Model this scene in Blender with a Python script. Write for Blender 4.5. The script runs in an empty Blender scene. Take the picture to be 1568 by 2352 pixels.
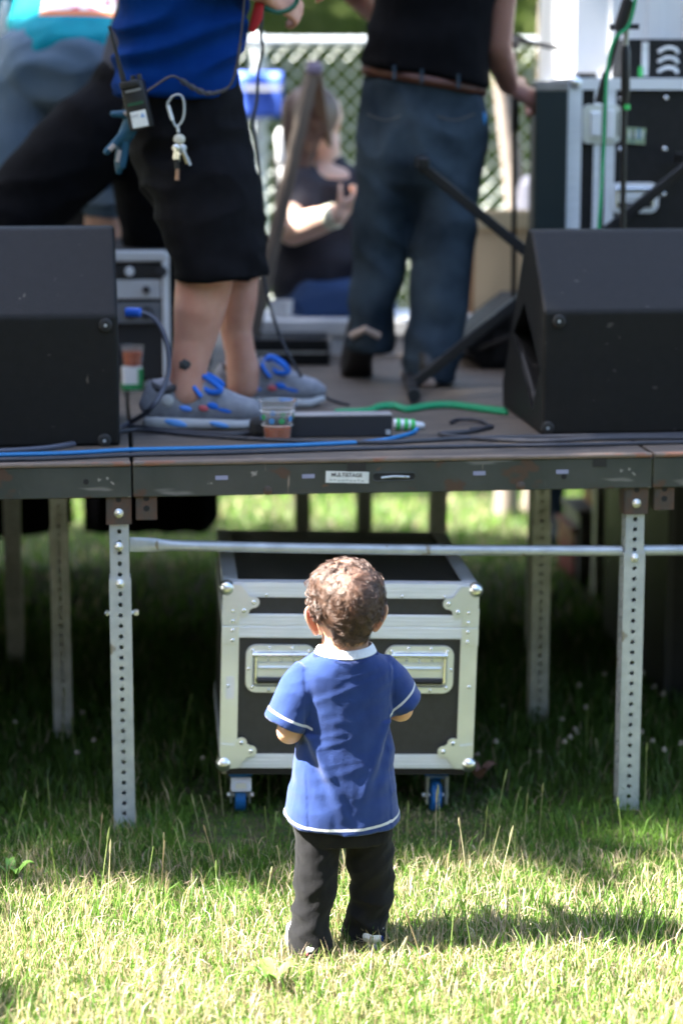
import bpy, bmesh, math, random
import numpy as np
from mathutils import Vector, Matrix, noise, Euler

random.seed(7)
rng = np.random.default_rng(7)
R = math.radians
SC = bpy.context.scene
COL = SC.collection

# ------------------------------------------------------------------ camera
CAM_H, PITCH, FPX = 1.69, R(10.55), 5000.0          # FPX: focal length on a 1568 x 2352 frame
cam_data = bpy.data.cameras.new('camera')
cam_data.sensor_fit = 'VERTICAL'
cam_data.sensor_height = 36.0
cam_data.sensor_width = 24.0
cam_data.lens = FPX / 2352.0 * 36.0
cam_data.clip_start = 0.1
cam_data.clip_end = 600.0
cam_data.dof.use_dof = True
cam_data.dof.focus_distance = 4.54
cam_data.dof.aperture_fstop = 1.7
cam_data.dof.aperture_blades = 8
cam = bpy.data.objects.new('camera', cam_data)
cam.location = (0, 0, CAM_H)
cam.rotation_euler = (R(90) - PITCH, 0, 0)
COL.objects.link(cam)
SC.camera = cam

# ------------------------------------------------------------------ sky, sun, exposure
SUN_EL, SUN_ROT = R(50), R(262)
world = bpy.data.worlds.new('World')
SC.world = world
world.use_nodes = True
wn = world.node_tree
sky = wn.nodes.new('ShaderNodeTexSky')
sky.sky_type = 'NISHITA'
sky.sun_disc = False
sky.sun_elevation = SUN_EL
sky.sun_rotation = SUN_ROT
sky.dust_density = 2.5
sky.ozone_density = 0.8
bg = wn.nodes['Background']
bg.inputs['Strength'].default_value = 0.092
wn.links.new(sky.outputs['Color'], bg.inputs['Color'])
sun_data = bpy.data.lights.new('sun', 'SUN')
sun_data.energy = 5.0
sun_data.angle = R(0.55)
sun_data.color = (1.0, 0.955, 0.88)
sun = bpy.data.objects.new('sun', sun_data)
TO_SUN = Vector((math.sin(SUN_ROT) * math.cos(SUN_EL), math.cos(SUN_ROT) * math.cos(SUN_EL), math.sin(SUN_EL)))
sun.rotation_euler = TO_SUN.to_track_quat('Z', 'Y').to_euler()
sun.location = TO_SUN * 30
COL.objects.link(sun)
SC.view_settings.view_transform = 'Standard'
SC.view_settings.look = 'None'
SC.view_settings.gamma = 1.0
SC.view_settings.use_curve_mapping = False
SC.view_settings.exposure = 3.15
SC.cycles.use_denoising = True
SC.cycles.max_bounces = 8
SC.cycles.diffuse_bounces = 4
SC.cycles.glossy_bounces = 4
SC.cycles.transmission_bounces = 8
SC.cycles.transparent_max_bounces = 8
SC.cycles.sample_clamp_indirect = 6.0
SC.cycles.use_adaptive_sampling = True

# ------------------------------------------------------------------ places
_c, _s = math.cos(PITCH), math.sin(PITCH)
def ray(px, py):
    return Vector((px - 784.0, FPX * _c + (1176.0 - py) * _s, -FPX * _s + (1176.0 - py) * _c))
def P(px, py, Y):
    """point at distance Y in front of the camera that the survey frame shows at (px, py)"""
    d = ray(px, py)
    return Vector((0, 0, CAM_H)) + d * (Y / d.y)
def G(px, py, z=0.0):
    d = ray(px, py)
    return Vector((0, 0, CAM_H)) + d * ((z - CAM_H) / d.z)
DECK = 0.885
def Dk(px, py):
    return G(px, py, DECK)

# ------------------------------------------------------------------ mesh helpers
def mesh_from(name, verts, faces, mats=None, smooth=False, midx=None):
    me = bpy.data.meshes.new(name)
    me.from_pydata([tuple(v) for v in verts], [], faces)
    me.update()
    if mats:
        for m in (mats if isinstance(mats, (list, tuple)) else [mats]):
            me.materials.append(m)
    if midx is not None:
        me.polygons.foreach_set('material_index', midx)
    if smooth:
        me.polygons.foreach_set('use_smooth', [True] * len(me.polygons))
    return me

def link(name, me, parent=None, loc=None, rot=None):
    o = bpy.data.objects.new(name, me)
    COL.objects.link(o)
    if parent is not None:
        o.parent = parent
    if loc is not None:
        o.location = loc
    if rot is not None:
        o.rotation_euler = rot
    return o

def tag(o, label=None, cat=None, group=None, kind=None):
    if label: o['label'] = label
    if cat: o['category'] = cat
    if group: o['group'] = group
    if kind: o['kind'] = kind
    return o

def thing(name, label, cat, loc=(0, 0, 0), rz=0.0, group=None):
    o = bpy.data.objects.new(name, None)
    COL.objects.link(o)
    o.empty_display_size = 0.1
    o.location = loc
    o.rotation_euler = (0, 0, rz)
    return tag(o, label, cat, group)

class MB:
    """collects simple solids and links them as one mesh object"""
    def __init__(self):
        self.v, self.f = [], []
    def add(self, v, f, M=None):
        n = len(self.v)
        if M is not None:
            v = [M @ Vector(p) for p in v]
        self.v += [tuple(p) for p in v]
        self.f += [tuple(i + n for i in q) for q in f]
        return self
    def box(self, c, s, rot=None, bev=0.0, seg=2):
        bm = bmesh.new()
        bmesh.ops.create_cube(bm, size=1.0)
        bmesh.ops.scale(bm, vec=Vector(s), verts=bm.verts)
        if bev > 0:
            bmesh.ops.bevel(bm, geom=list(bm.edges), offset=bev, segments=seg, affect='EDGES', profile=0.5)
        M = Matrix.Translation(Vector(c))
        if rot is not None:
            M = M @ (rot if isinstance(rot, Matrix) else Euler(rot).to_matrix().to_4x4())
        bm.verts.index_update()
        self.add([v.co.copy() for v in bm.verts], [[v.index for v in f.verts] for f in bm.faces], M)
        bm.free()
        return self
    def tube(self, pts, r, n=10, caps=True):
        pts = [Vector(p) for p in pts]
        rs = r if isinstance(r, (list, tuple)) else [r] * len(pts)
        T = [(pts[min(i + 1, len(pts) - 1)] - pts[max(i - 1, 0)]).normalized() for i in range(len(pts))]
        h = Vector((0, 0, 1)) if abs(T[0].z) < 0.9 else Vector((1, 0, 0))
        a = T[0].cross(h).normalized()
        v, f = [], []
        for i, p in enumerate(pts):
            a = (a - T[i] * a.dot(T[i])).normalized()
            b = T[i].cross(a)
            for k in range(n):
                t = 2 * math.pi * k / n
                v.append(p + (a * math.cos(t) + b * math.sin(t)) * rs[i])
        for i in range(len(pts) - 1):
            for k in range(n):
                f.append((i * n + k, i * n + (k + 1) % n, (i + 1) * n + (k + 1) % n, (i + 1) * n + k))
        if caps:
            f.append(tuple(range(n))[::-1])
            f.append(tuple((len(pts) - 1) * n + k for k in range(n)))
        return self.add(v, f)
    def lathe(self, prof, n=20, M=None):
        """prof: (radius, z) from bottom to top, closed where the radius is 0"""
        v, f = [], []
        for (r, z) in prof:
            for k in range(n):
                t = 2 * math.pi * k / n
                v.append((r * math.cos(t), r * math.sin(t), z))
        for i in range(len(prof) - 1):
            for k in range(n):
                f.append((i * n + k, i * n + (k + 1) % n, (i + 1) * n + (k + 1) % n, (i + 1) * n + k))
        if prof[0][0] > 1e-6: f.append(tuple(range(n))[::-1])
        if prof[-1][0] > 1e-6: f.append(tuple((len(prof) - 1) * n + k for k in range(n)))
        return self.add(v, f, M)
    def sphere(self, c, r, seg=14, rings=8, s=(1, 1, 1)):
        prof = [(max(1e-5, r * math.sin(math.pi * i / rings)), -r * math.cos(math.pi * i / rings)) for i in range(rings + 1)]
        M = Matrix.Translation(Vector(c)) @ Matrix.Diagonal((s[0], s[1], s[2], 1))
        return self.lathe(prof, seg, M)
    def prism(self, outline, e, M=None, axis='x'):
        """outline: 2-D points extruded along an axis from e[0] to e[1]"""
        n = len(outline)
        def p3(q, w):
            return {'x': (w, q[0], q[1]), 'y': (q[0], w, q[1]), 'z': (q[0], q[1], w)}[axis]
        v = [p3(q, e[0]) for q in outline] + [p3(q, e[1]) for q in outline]
        f = [tuple(range(n)), tuple(range(2 * n - 1, n - 1, -1))]
        f += [(i, i + n, (i + 1) % n + n, (i + 1) % n) for i in range(n)]
        return self.add(v, f, M)
    def build(self, name, mat, parent=None, smooth=False, loc=None, rot=None, bevel=0.0):
        me = mesh_from(name, self.v, self.f, mat)
        bm = bmesh.new(); bm.from_mesh(me)
        bmesh.ops.recalc_face_normals(bm, faces=bm.faces)
        if bevel > 0:
            es = [e for e in bm.edges if len(e.link_faces) == 2 and e.calc_face_angle(0) > R(25)]
            bmesh.ops.bevel(bm, geom=es, offset=bevel, segments=2, affect='EDGES', profile=0.5, clamp_overlap=True)
        if smooth:
            for f in bm.faces: f.smooth = True
            for e in bm.edges:
                if len(e.link_faces) == 2 and e.calc_face_angle(0) > R(40): e.smooth = False
        bm.to_mesh(me); bm.free()
        return link(name, me, parent, loc, rot)

def copy_part(o, parent, loc=None, rot=None):
    c = o.copy(); COL.objects.link(c); c.parent = parent
    if loc is not None: c.location = loc
    if rot is not None: c.rotation_euler = rot
    return c
def copy_tree(o, parent=None):
    c = o.copy(); COL.objects.link(c); c.parent = parent
    for ch in list(o.children): copy_tree(ch, c)
    return c

def spline(pts, n=8):
    """Catmull-Rom through the points"""
    pts = [Vector(p) for p in pts]
    q = [pts[0] * 2 - pts[1]] + pts + [pts[-1] * 2 - pts[-2]]
    out = []
    for i in range(1, len(q) - 2):
        for k in range(n):
            t = k / n
            a, b, c, d = q[i - 1], q[i], q[i + 1], q[i + 2]
            out.append(0.5 * ((2 * b) + (c - a) * t + (2 * a - 5 * b + 4 * c - d) * t * t + (3 * b - a - 3 * c + d) * t ** 3))
    out.append(pts[-1])
    return out

# ------------------------------------------------------------------ soft bodies: lofts fused into one skin
def loft(path, radii, side=(1, 0, 0), n=20, cap=True, power=2.0, flat_end=False):
    """closed solid round a path; radii (a, b): a along the side hint, b across it"""
    path = [Vector(p) for p in path]
    rad = [(r, r) if not isinstance(r, (tuple, list)) else r for r in radii]
    if cap:
        for e in ((0,) if flat_end else (0, -1)):
            t = (path[e] - path[1 if e == 0 else -2]).normalized()
            r = min(rad[e])
            extra = [(path[e] + t * r * 0.42, (rad[e][0] * .86, rad[e][1] * .86)), (path[e] + t * r * 0.72, (rad[e][0] * .5, rad[e][1] * .5))]
            for p, q in extra:
                if e == 0: path.insert(0, p); rad.insert(0, q)
                else: path.append(p); rad.append(q)
    v, f = [], []
    side = Vector(side)
    m = len(path)
    for i, p in enumerate(path):
        t = (path[min(i + 1, m - 1)] - path[max(i - 1, 0)]).normalized()
        a = side - t * side.dot(t)
        if a.length < 1e-4: a = Vector((0, 1, 0)) - t * t.y
        a.normalize()
        b = t.cross(a)
        for k in range(n):
            w = 2 * math.pi * k / n
            ca, sa = math.cos(w), math.sin(w)
            ca = math.copysign(abs(ca) ** (2 / power), ca); sa = math.copysign(abs(sa) ** (2 / power), sa)
            v.append(p + a * (ca * rad[i][0]) + b * (sa * rad[i][1]))
    for i in range(m - 1):
        for k in range(n):
            f.append((i * n + k, i * n + (k + 1) % n, (i + 1) * n + (k + 1) % n, (i + 1) * n + k))
    f.append(tuple(range(n))[::-1]); f.append(tuple((m - 1) * n + k for k in range(n)))
    return v, f
def ball(c, r, s=(1, 1, 1)):
    m = MB().sphere(c, r, 16, 10, s)
    return m.v, m.f

def fuse(solids, voxel, smooth=6, factor=0.5):
    mb = MB()
    for v, f in solids: mb.add(v, f)
    me = mesh_from('soft', mb.v, mb.f)
    bm = bmesh.new(); bm.from_mesh(me); bmesh.ops.recalc_face_normals(bm, faces=bm.faces); bm.to_mesh(me); bm.free()
    o = link('soft', me)
    m = o.modifiers.new('r', 'REMESH'); m.mode = 'VOXEL'; m.voxel_size = voxel; m.adaptivity = 0.0
    if smooth:
        s = o.modifiers.new('s', 'SMOOTH'); s.iterations = smooth; s.factor = factor
    dg = bpy.context.evaluated_depsgraph_get()
    dg.update()
    out = bpy.data.meshes.new_from_object(o.evaluated_get(dg))
    bpy.data.objects.remove(o)
    bpy.data.meshes.remove(me)
    return out

def displace(me, fn):
    """move each vertex along its normal by fn(co, normal)"""
    n = len(me.vertices)
    co = np.empty(n * 3); no = np.empty(n * 3)
    me.vertices.foreach_get('co', co); me.vertices.foreach_get('normal', no)
    co = co.reshape(-1, 3); no = no.reshape(-1, 3)
    d = np.array([fn(Vector(c), Vector(k)) for c, k in zip(co, no)])
    co += no * d[:, None]
    me.vertices.foreach_set('co', co.ravel()); me.update()

def soft_obj(name, me, mat, parent=None):
    me.name = name
    me.materials.clear(); me.materials.append(mat)
    me.polygons.foreach_set('use_smooth', [True] * len(me.polygons))
    return link(name, me, parent)

def nz(p, s=1.0, seed=0.0):
    return noise.noise(Vector((p[0] * s + seed, p[1] * s + seed * 1.7, p[2] * s - seed)))
def ridge(p, sx, sy, sz, seed=0.0):
    """sharp crested noise for folds in cloth, -0.5 .. 0.5"""
    return 0.5 - abs(noise.noise(Vector((p[0] * sx + seed, p[1] * sy + seed, p[2] * sz + seed)))) * 2.2
# ------------------------------------------------------------------ materials
def mat(name, col, rough=0.6, metal=0.0, col2=None, vscale=8.0, vlo=0.35, vhi=0.65, bump=0.0, bscale=120.0, spec=0.5,
        stretch=(1, 1, 1), sheen=0.0, coat=0.0, rvar=0.0, detail=4.0, specks=None):
    m = bpy.data.materials.new(name); m.use_nodes = True
    nt = m.node_tree; b = nt.nodes['Principled BSDF']
    b.inputs['Base Color'].default_value = (*col, 1)
    b.inputs['Roughness'].default_value = rough
    b.inputs['Metallic'].default_value = metal
    b.inputs['Specular IOR Level'].default_value = spec
    if sheen: b.inputs['Sheen Weight'].default_value = sheen
    if coat: b.inputs['Coat Weight'].default_value = coat
    tc = nt.nodes.new('ShaderNodeTexCoord')
    mp = nt.nodes.new('ShaderNodeMapping'); mp.inputs['Scale'].default_value = stretch
    nt.links.new(tc.outputs['Object'], mp.inputs['Vector'])
    last = None
    if col2 is not None:
        no = nt.nodes.new('ShaderNodeTexNoise'); no.inputs['Scale'].default_value = vscale; no.inputs['Detail'].default_value = detail
        nt.links.new(mp.outputs['Vector'], no.inputs['Vector'])
        rp = nt.nodes.new('ShaderNodeValToRGB')
        rp.color_ramp.elements[0].position = vlo; rp.color_ramp.elements[0].color = (*col, 1)
        rp.color_ramp.elements[1].position = vhi; rp.color_ramp.elements[1].color = (*col2, 1)
        nt.links.new(no.outputs['Fac'], rp.inputs['Fac'])
        last = rp.outputs['Color']
        nt.links.new(last, b.inputs['Base Color'])
        if rvar:
            mr = nt.nodes.new('ShaderNodeMapRange')
            mr.inputs['To Min'].default_value = rough - rvar; mr.inputs['To Max'].default_value = rough + rvar
            nt.links.new(no.outputs['Fac'], mr.inputs['Value']); nt.links.new(mr.outputs['Result'], b.inputs['Roughness'])
    if specks:                      # specks: list of (colour, noise scale, threshold, stretch)
        for (sc, ss, th, st) in specks:
            mp2 = nt.nodes.new('ShaderNodeMapping'); mp2.inputs['Scale'].default_value = st
            mp2.inputs['Location'].default_value = (ss, th * 7, ss * .3)
            nt.links.new(tc.outputs['Object'], mp2.inputs['Vector'])
            n2 = nt.nodes.new('ShaderNodeTexNoise'); n2.inputs['Scale'].default_value = ss; n2.inputs['Detail'].default_value = 3.0
            nt.links.new(mp2.outputs['Vector'], n2.inputs['Vector'])
            r2 = nt.nodes.new('ShaderNodeValToRGB')
            r2.color_ramp.elements[0].position = th; r2.color_ramp.elements[0].color = (0, 0, 0, 1)
            r2.color_ramp.elements[1].position = th + .035; r2.color_ramp.elements[1].color = (1, 1, 1, 1)
            nt.links.new(n2.outputs['Fac'], r2.inputs['Fac'])
            mx = nt.nodes.new('ShaderNodeMix'); mx.data_type = 'RGBA'
            nt.links.new(r2.outputs['Color'], mx.inputs[0])
            if last is not None: nt.links.new(last, mx.inputs[6])
            else: mx.inputs[6].default_value = (*col, 1)
            mx.inputs[7].default_value = (*sc, 1)
            last = mx.outputs[2]
        nt.links.new(last, b.inputs['Base Color'])
    if bump:
        nb = nt.nodes.new('ShaderNodeTexNoise'); nb.inputs['Scale'].default_value = bscale; nb.inputs['Detail'].default_value = 3.0
        nt.links.new(mp.outputs['Vector'], nb.inputs['Vector'])
        bp = nt.nodes.new('ShaderNodeBump'); bp.inputs['Strength'].default_value = bump; bp.inputs['Distance'].default_value = 0.01
        nt.links.new(nb.outputs['Fac'], bp.inputs['Height'])
        nt.links.new(bp.outputs['Normal'], b.inputs['Normal'])
    return m

ALU = mat('brushed_aluminium', (.86, .89, .94), .50, .38, (.78, .81, .86), 14, bump=.05, bscale=60, stretch=(1, 20, 20), rvar=.05)
ZINC = mat('zinc_plated_steel', (.84, .88, .89), .36, .62, (.76, .80, .80), 9, bump=.04, bscale=30, rvar=.05)
CHROME = mat('chrome', (.82, .83, .85), .16, 1.0)
GALV = mat('galvanised_steel', (.58, .62, .66), .46, .45, (.42, .46, .50), 22, .3, .7, bump=.08, bscale=70, rvar=.08,
           specks=[((.30, .27, .22), 30, .66, (1, 1, .5))])
GALV_OLD = mat('weathered_galvanised_steel', (.52, .52, .49), .55, .5, (.36, .35, .31), 20, bump=.1, bscale=60)
HOLE_DARK = mat('dark_inside', (.02, .02, .02), .9)
LAMINATE_OLD = mat('worn_black_laminate', (.010, .010, .011), .5, 0, (.014, .014, .015), 40, bump=.1, bscale=200, spec=.3)
LAMINATE = mat('black_laminate', (.030, .030, .032), .42, 0, (.036, .036, .039), 60, bump=.06, bscale=500, spec=.5)
BLACK_PAINT = mat('black_textured_paint', (.0045, .0043, .0042), .5, 0, (.0065, .0062, .006), 40, bump=.30, bscale=420, spec=.28,
                  specks=[((.20, .17, .135), 17, .715, (1, 1, .45)), ((.05, .046, .042), 46, .70, (.5, 1, 1))])
RUBBER = mat('black_rubber', (.013, .013, .014), .65, bump=.1, bscale=200)
CABLE_BLACK = mat('black_cable_jacket', (.035, .037, .046), .5, 0, (.05, .05, .062), 20)
CABLE_BLUE = mat('blue_cable_jacket', (.02, .20, .50), .45)
CABLE_GREEN = mat('green_cable_jacket', (.01, .30, .12), .45)
STAGE_STEEL = mat('stage_steel_paint', (.045, .052, .046), .48, .1, (.065, .07, .064), 7, bump=.12, bscale=40,
                  specks=[((.085, .05, .036), 9, .60, (1, 1, 1.6)), ((.27, .22, .18), 44, .70, (1.6, 1, .16)), ((.17, .165, .155), 16, .655, (.22, 1, 1.2)), ((.30, .29, .27), 55, .71, (.5, 1, .5)), ((.16, .075, .04), 22, .68, (.5, 1, 1))])
STAGE_RUST = mat('rusty_socket_steel', (.075, .062, .055), .6, .2, (.15, .065, .038), 13, .42, .62, bump=.15, bscale=60,
                 specks=[((.26, .10, .05), 26, .68, (1, 1, .4))])
DECK_WOOD = mat('worn_stage_plywood', (.085, .068, .054), .62, 0, (.14, .112, .088), 7, .3, .7, bump=.25, bscale=45, stretch=(.35, 3, 1),
                specks=[((.05, .042, .038), 6, .6, (.3, 2.5, 1)), ((.26, .21, .17), 30, .69, (.4, 2, 1))])
DECK_EDGE = mat('worn_deck_edge', (.15, .115, .095), .6, 0, (.20, .15, .12), 12, bump=.2, bscale=60, specks=[((.23, .11, .07), 14, .62, (.6, 1, 1)), ((.34, .30, .26), 30, .68, (.3, 1, 1))])
TAPE_BLACK = mat('black_tape', (.02, .02, .022), .5)
WHITE = mat('white_paint', (.80, .80, .80), .45, 0, (.74, .75, .76), 6)
STICKER = mat('worn_white_sticker', (.80, .82, .82), .4, 0, (.62, .66, .66), 30, .45, .7)
INK = mat('black_ink', (.03, .03, .035), .5)
SLOT_LIGHT = mat('pale_slot_light', (.30, .31, .46), .5)
SKIN = mat('skin', (.50, .28, .19), .5, 0, (.56, .33, .235), 18, bump=.06, bscale=260, spec=.4)
SKIN_TAN = mat('tanned_skin', (.26, .125, .095), .5, 0, (.31, .155, .12), 14, bump=.06, bscale=200, spec=.3)
SKIN2 = mat('reddened_skin', (.68, .37, .27), .5, 0, (.58, .28, .20), 14, bump=.06, bscale=200, spec=.4)
SKIN_PALE = mat('pale_skin', (.66, .43, .34), .5, 0, (.70, .48, .38), 14, bump=.05, bscale=200, spec=.4)
SKIN_CHILD = mat('child_skin', (.66, .38, .25), .45, 0, (.70, .42, .28), 30, bump=.03, bscale=300, spec=.4)
for m_ in (SKIN_CHILD, SKIN, SKIN2, SKIN_TAN, SKIN_PALE):
    b_ = m_.node_tree.nodes['Principled BSDF']
    b_.inputs['Subsurface Weight'].default_value = .25
    b_.inputs['Subsurface Radius'].default_value = (.012, .004, .002)
    b_.inputs['Subsurface Scale'].default_value = 1.0
CLOTH_BLACK = mat('black_cotton', (.0035, .0035, .0045), .9, 0, (.005, .005, .0065), 30, bump=.2, bscale=260, spec=.08)
CLOTH_SHORTS = mat('black_twill', (.0045, .0045, .006), .88, 0, (.0065, .0065, .0085), 25, bump=.15, bscale=300, spec=.1)
CLOTH_BLUE = mat('bright_blue_cotton', (.0015, .024, .140), .85, 0, (.002, .029, .16), 20, bump=.15, bscale=300, spec=.05)
CLOTH_CYAN = mat('turquoise_cotton', (.0, .21, .27), .8, 0, (.0, .24, .30), 20, bump=.15, bscale=300, spec=.2)
DENIM_LIGHT = mat('faded_denim', (.095, .145, .205), .85, 0, (.13, .18, .24), 7, bump=.3, bscale=350, spec=.2)
DENIM_DARK = mat('dark_denim', (.009, .018, .030), .85, 0, (.052, .078, .105), 6, .32, .72, bump=.3, bscale=350, spec=.2)
DENIM_BLUE = mat('blue_denim', (.03, .075, .20), .85, bump=.3, bscale=350)
LEATHER = mat('brown_leather', (.06, .017, .008), .5, 0, (.085, .024, .010), 20)
HAIR_BROWN = mat('brown_hair', (.085, .045, .028), .5, 0, (.12, .07, .045), 30, bump=.3, bscale=150)
TREE_BARK = mat('grey_bark', (.16, .13, .11), .85, 0, (.24, .20, .17), 12, bump=.5, bscale=40, stretch=(1, 1, .3))
TIMBER = mat('weathered_timber', (.10, .075, .06), .75, 0, (.14, .11, .085), 9, bump=.3, bscale=40, stretch=(1, 1, .3))
PLYWOOD = mat('pale_plywood', (.56, .43, .27), .65, 0, (.62, .49, .32), 4, stretch=(1, 1, .3))
TEAL_BOX = mat('dark_teal_paint', (.001, .012, .016), .5, bump=.1, bscale=200)
SHOE_GREY = mat('grey_shoe_mesh', (.24, .245, .285), .75, 0, (.33, .335, .38), 40, bump=.4, bscale=350)
SHOE_DARK = mat('dark_grey_padding', (.06, .06, .07), .8, bump=.2, bscale=250)
SOLE_GREY = mat('pale_grey_midsole', (.52, .52, .53), .6)
SHOE_BLUE = mat('bright_blue_laces', (.012, .16, .70), .6)
SOLE_BLUE = mat('sky_blue_sole_insert', (.13, .36, .80), .5)
SHOE_CORAL = mat('coral_trim', (.60, .12, .14), .6)
SHOE_BLACK = mat('black_shoe_leather', (.02, .018, .018), .45)
CASTER_BLUE = mat('blue_rubber_wheel', (.012, .13, .42), .5)
GREEN_TAPE = mat('green_tape', (.05, .55, .12), .5)
RED_CLOTH = mat('red_cloth', (.55, .02, .03), .7)
BEER = None
def glass_like(name, col, rough=.05, ior=1.33, trans=1.0):
    m = bpy.data.materials.new(name); m.use_nodes = True
    b = m.node_tree.nodes['Principled BSDF']
    b.inputs['Base Color'].default_value = (*col, 1); b.inputs['Roughness'].default_value = rough
    b.inputs['IOR'].default_value = ior; b.inputs['Transmission Weight'].default_value = trans
    return m
BEER = glass_like('amber_beer', (.78, .15, .008), .08, 1.2, .4)
CUP = glass_like('clear_plastic_cup', (.97, .98, .98), .08, 1.05, .94)
# ------------------------------------------------------------------ ground, grass, trees
def grass_mat(name, base, trans):
    m = bpy.data.materials.new(name); m.use_nodes = True
    nt = m.node_tree
    for n in list(nt.nodes):
        if n.type == 'BSDF_PRINCIPLED': nt.nodes.remove(n)
    out = nt.nodes['Material Output']
    at = nt.nodes.new('ShaderNodeAttribute'); at.attribute_name = 'tint'
    d = nt.nodes.new('ShaderNodeBsdfDiffuse'); t = nt.nodes.new('ShaderNodeBsdfTranslucent'); g = nt.nodes.new('ShaderNodeBsdfGlossy')
    g.inputs['Roughness'].default_value = .45; g.inputs['Color'].default_value = (.9, .9, .85, 1)
    mx = nt.nodes.new('ShaderNodeMixShader'); mx.inputs[0].default_value = trans
    m2 = nt.nodes.new('ShaderNodeMixShader'); m2.inputs[0].default_value = .022
    nt.links.new(at.outputs['Color'], d.inputs['Color']); nt.links.new(at.outputs['Color'], t.inputs['Color'])
    nt.links.new(d.outputs[0], mx.inputs[1]); nt.links.new(t.outputs[0], mx.inputs[2])
    nt.links.new(mx.outputs[0], m2.inputs[1]); nt.links.new(g.outputs[0], m2.inputs[2])
    nt.links.new(m2.outputs[0], out.inputs['Surface'])
    return m
GRASS = grass_mat('grass_blade', None, .42)
LEAF = grass_mat('tree_leaf', None, .25)

SOIL = mat('thatch_and_soil', (.04, .043, .014), .9, 0, (.065, .06, .025), 25, bump=.8, bscale=90,
           specks=[((.12, .10, .05), 60, .66, (1, 1, 1)), ((.03, .06, .01), 14, .55, (1, 1, 1))])
def hgt(x, y):
    return 0.012 * math.sin(x * 2.1 + .4) * math.sin(y * 1.3) + .008 * math.sin(x * 5 + y * 3)
# one sheet to the horizon: fine in front, coarse far away
xs = [-300, -120, -50, -20, -10] + [-5 + .25 * i for i in range(41)] + [10, 20, 50, 120, 300]
ys = [-60, -20, -6] + [0 + .25 * i for i in range(53)] + [14, 16, 19, 23, 30, 60, 150, 400]
gv = [(x, y, hgt(x, y) * (1 if abs(x) < 6 and 0 < y < 13 else 0)) for y in ys for x in xs]
gf = [(j * len(xs) + i, j * len(xs) + i + 1, (j + 1) * len(xs) + i + 1, (j + 1) * len(xs) + i) for j in range(len(ys) - 1) for i in range(len(xs) - 1)]
lawn = link('lawn', mesh_from('lawn', gv, gf, SOIL, smooth=True))
tag(lawn, 'sunlit and shaded mown lawn under and around the stage', kind='structure')

def blades(name, x, y, h, w, lean, tint, mat_=None, curl=None, base_z=None, seed=0):
    """one tapered bent blade of three faces per entry"""
    n = len(x); r = np.random.default_rng(seed)
    az = r.uniform(0, 2 * np.pi, n); fa = r.uniform(0, 2 * np.pi, n)
    dx, dy = np.cos(az) * lean * h, np.sin(az) * lean * h
    wx, wy = np.cos(fa) * w * .5, np.sin(fa) * w * .5
    z0 = base_z if base_z is not None else np.array([hgt(a, b) for a, b in zip(x, y)]) - .004
    V = np.empty((n, 5, 3))
    V[:, 0] = np.stack([x - wx, y - wy, z0], 1); V[:, 1] = np.stack([x + wx, y + wy, z0], 1)
    mx, my, mz = x + dx * .38, y + dy * .38, z0 + h * .6 * np.sqrt(np.maximum(.05, 1 - (lean * .5) ** 2))
    V[:, 2] = np.stack([mx + wx * .8, my + wy * .8, mz], 1); V[:, 3] = np.stack([mx - wx * .8, my - wy * .8, mz], 1)
    V[:, 4] = np.stack([x + dx, y + dy, z0 + h * np.sqrt(np.maximum(.06, 1 - lean ** 2))], 1)
    me = bpy.data.meshes.new(name)
    me.vertices.add(n * 5); me.vertices.foreach_set('co', V.ravel())
    idx = np.arange(n)[:, None] * 5
    loops = np.concatenate([idx + np.array([0, 1, 2, 3]), idx + np.array([3, 2, 4])], 1).ravel()
    me.loops.add(n * 7); me.loops.foreach_set('vertex_index', loops)
    me.polygons.add(n * 2)
    st = (np.arange(n)[:, None] * 7 + np.array([0, 4])).ravel()
    me.polygons.foreach_set('loop_start', st)
    me.update(calc_edges=True)
    at = me.color_attributes.new('tint', 'FLOAT_COLOR', 'POINT')
    c = np.ones((n, 5, 4)); c[:, :, :3] = tint[:, None, :]
    at.data.foreach_set('color', c.ravel())
    me.materials.append(mat_ or GRASS)
    return me

def scatter(n, x0, x1, y0, y1, seed, taper=None):
    r = np.random.default_rng(seed)
    y = r.uniform(y0, y1, n)
    if taper: x = r.uniform(-1, 1, n) * (taper[0] * y + taper[1])
    else: x = r.uniform(x0, x1, n)
    return x, y, r
def patchy(x, y, s, o):
    return np.array([noise.noise(Vector((a * s + o, b * s - o, o))) for a, b in zip(x, y)])
def tints(kind, n, r, p):
    g1, g2 = np.array([.055, .145, .014]), np.array([.17, .31, .05])
    s1, s2 = np.array([.42, .35, .17]), np.array([.60, .51, .32])
    t = r.uniform(0, 1, n)[:, None]
    g = g1 + (g2 - g1) * t; s = s1 + (s2 - s1) * t
    dry = (r.uniform(0, 1, n) < kind + p)[:, None]
    return np.where(dry, s, g) * r.uniform(.85, 1.15, n)[:, None]

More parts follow.
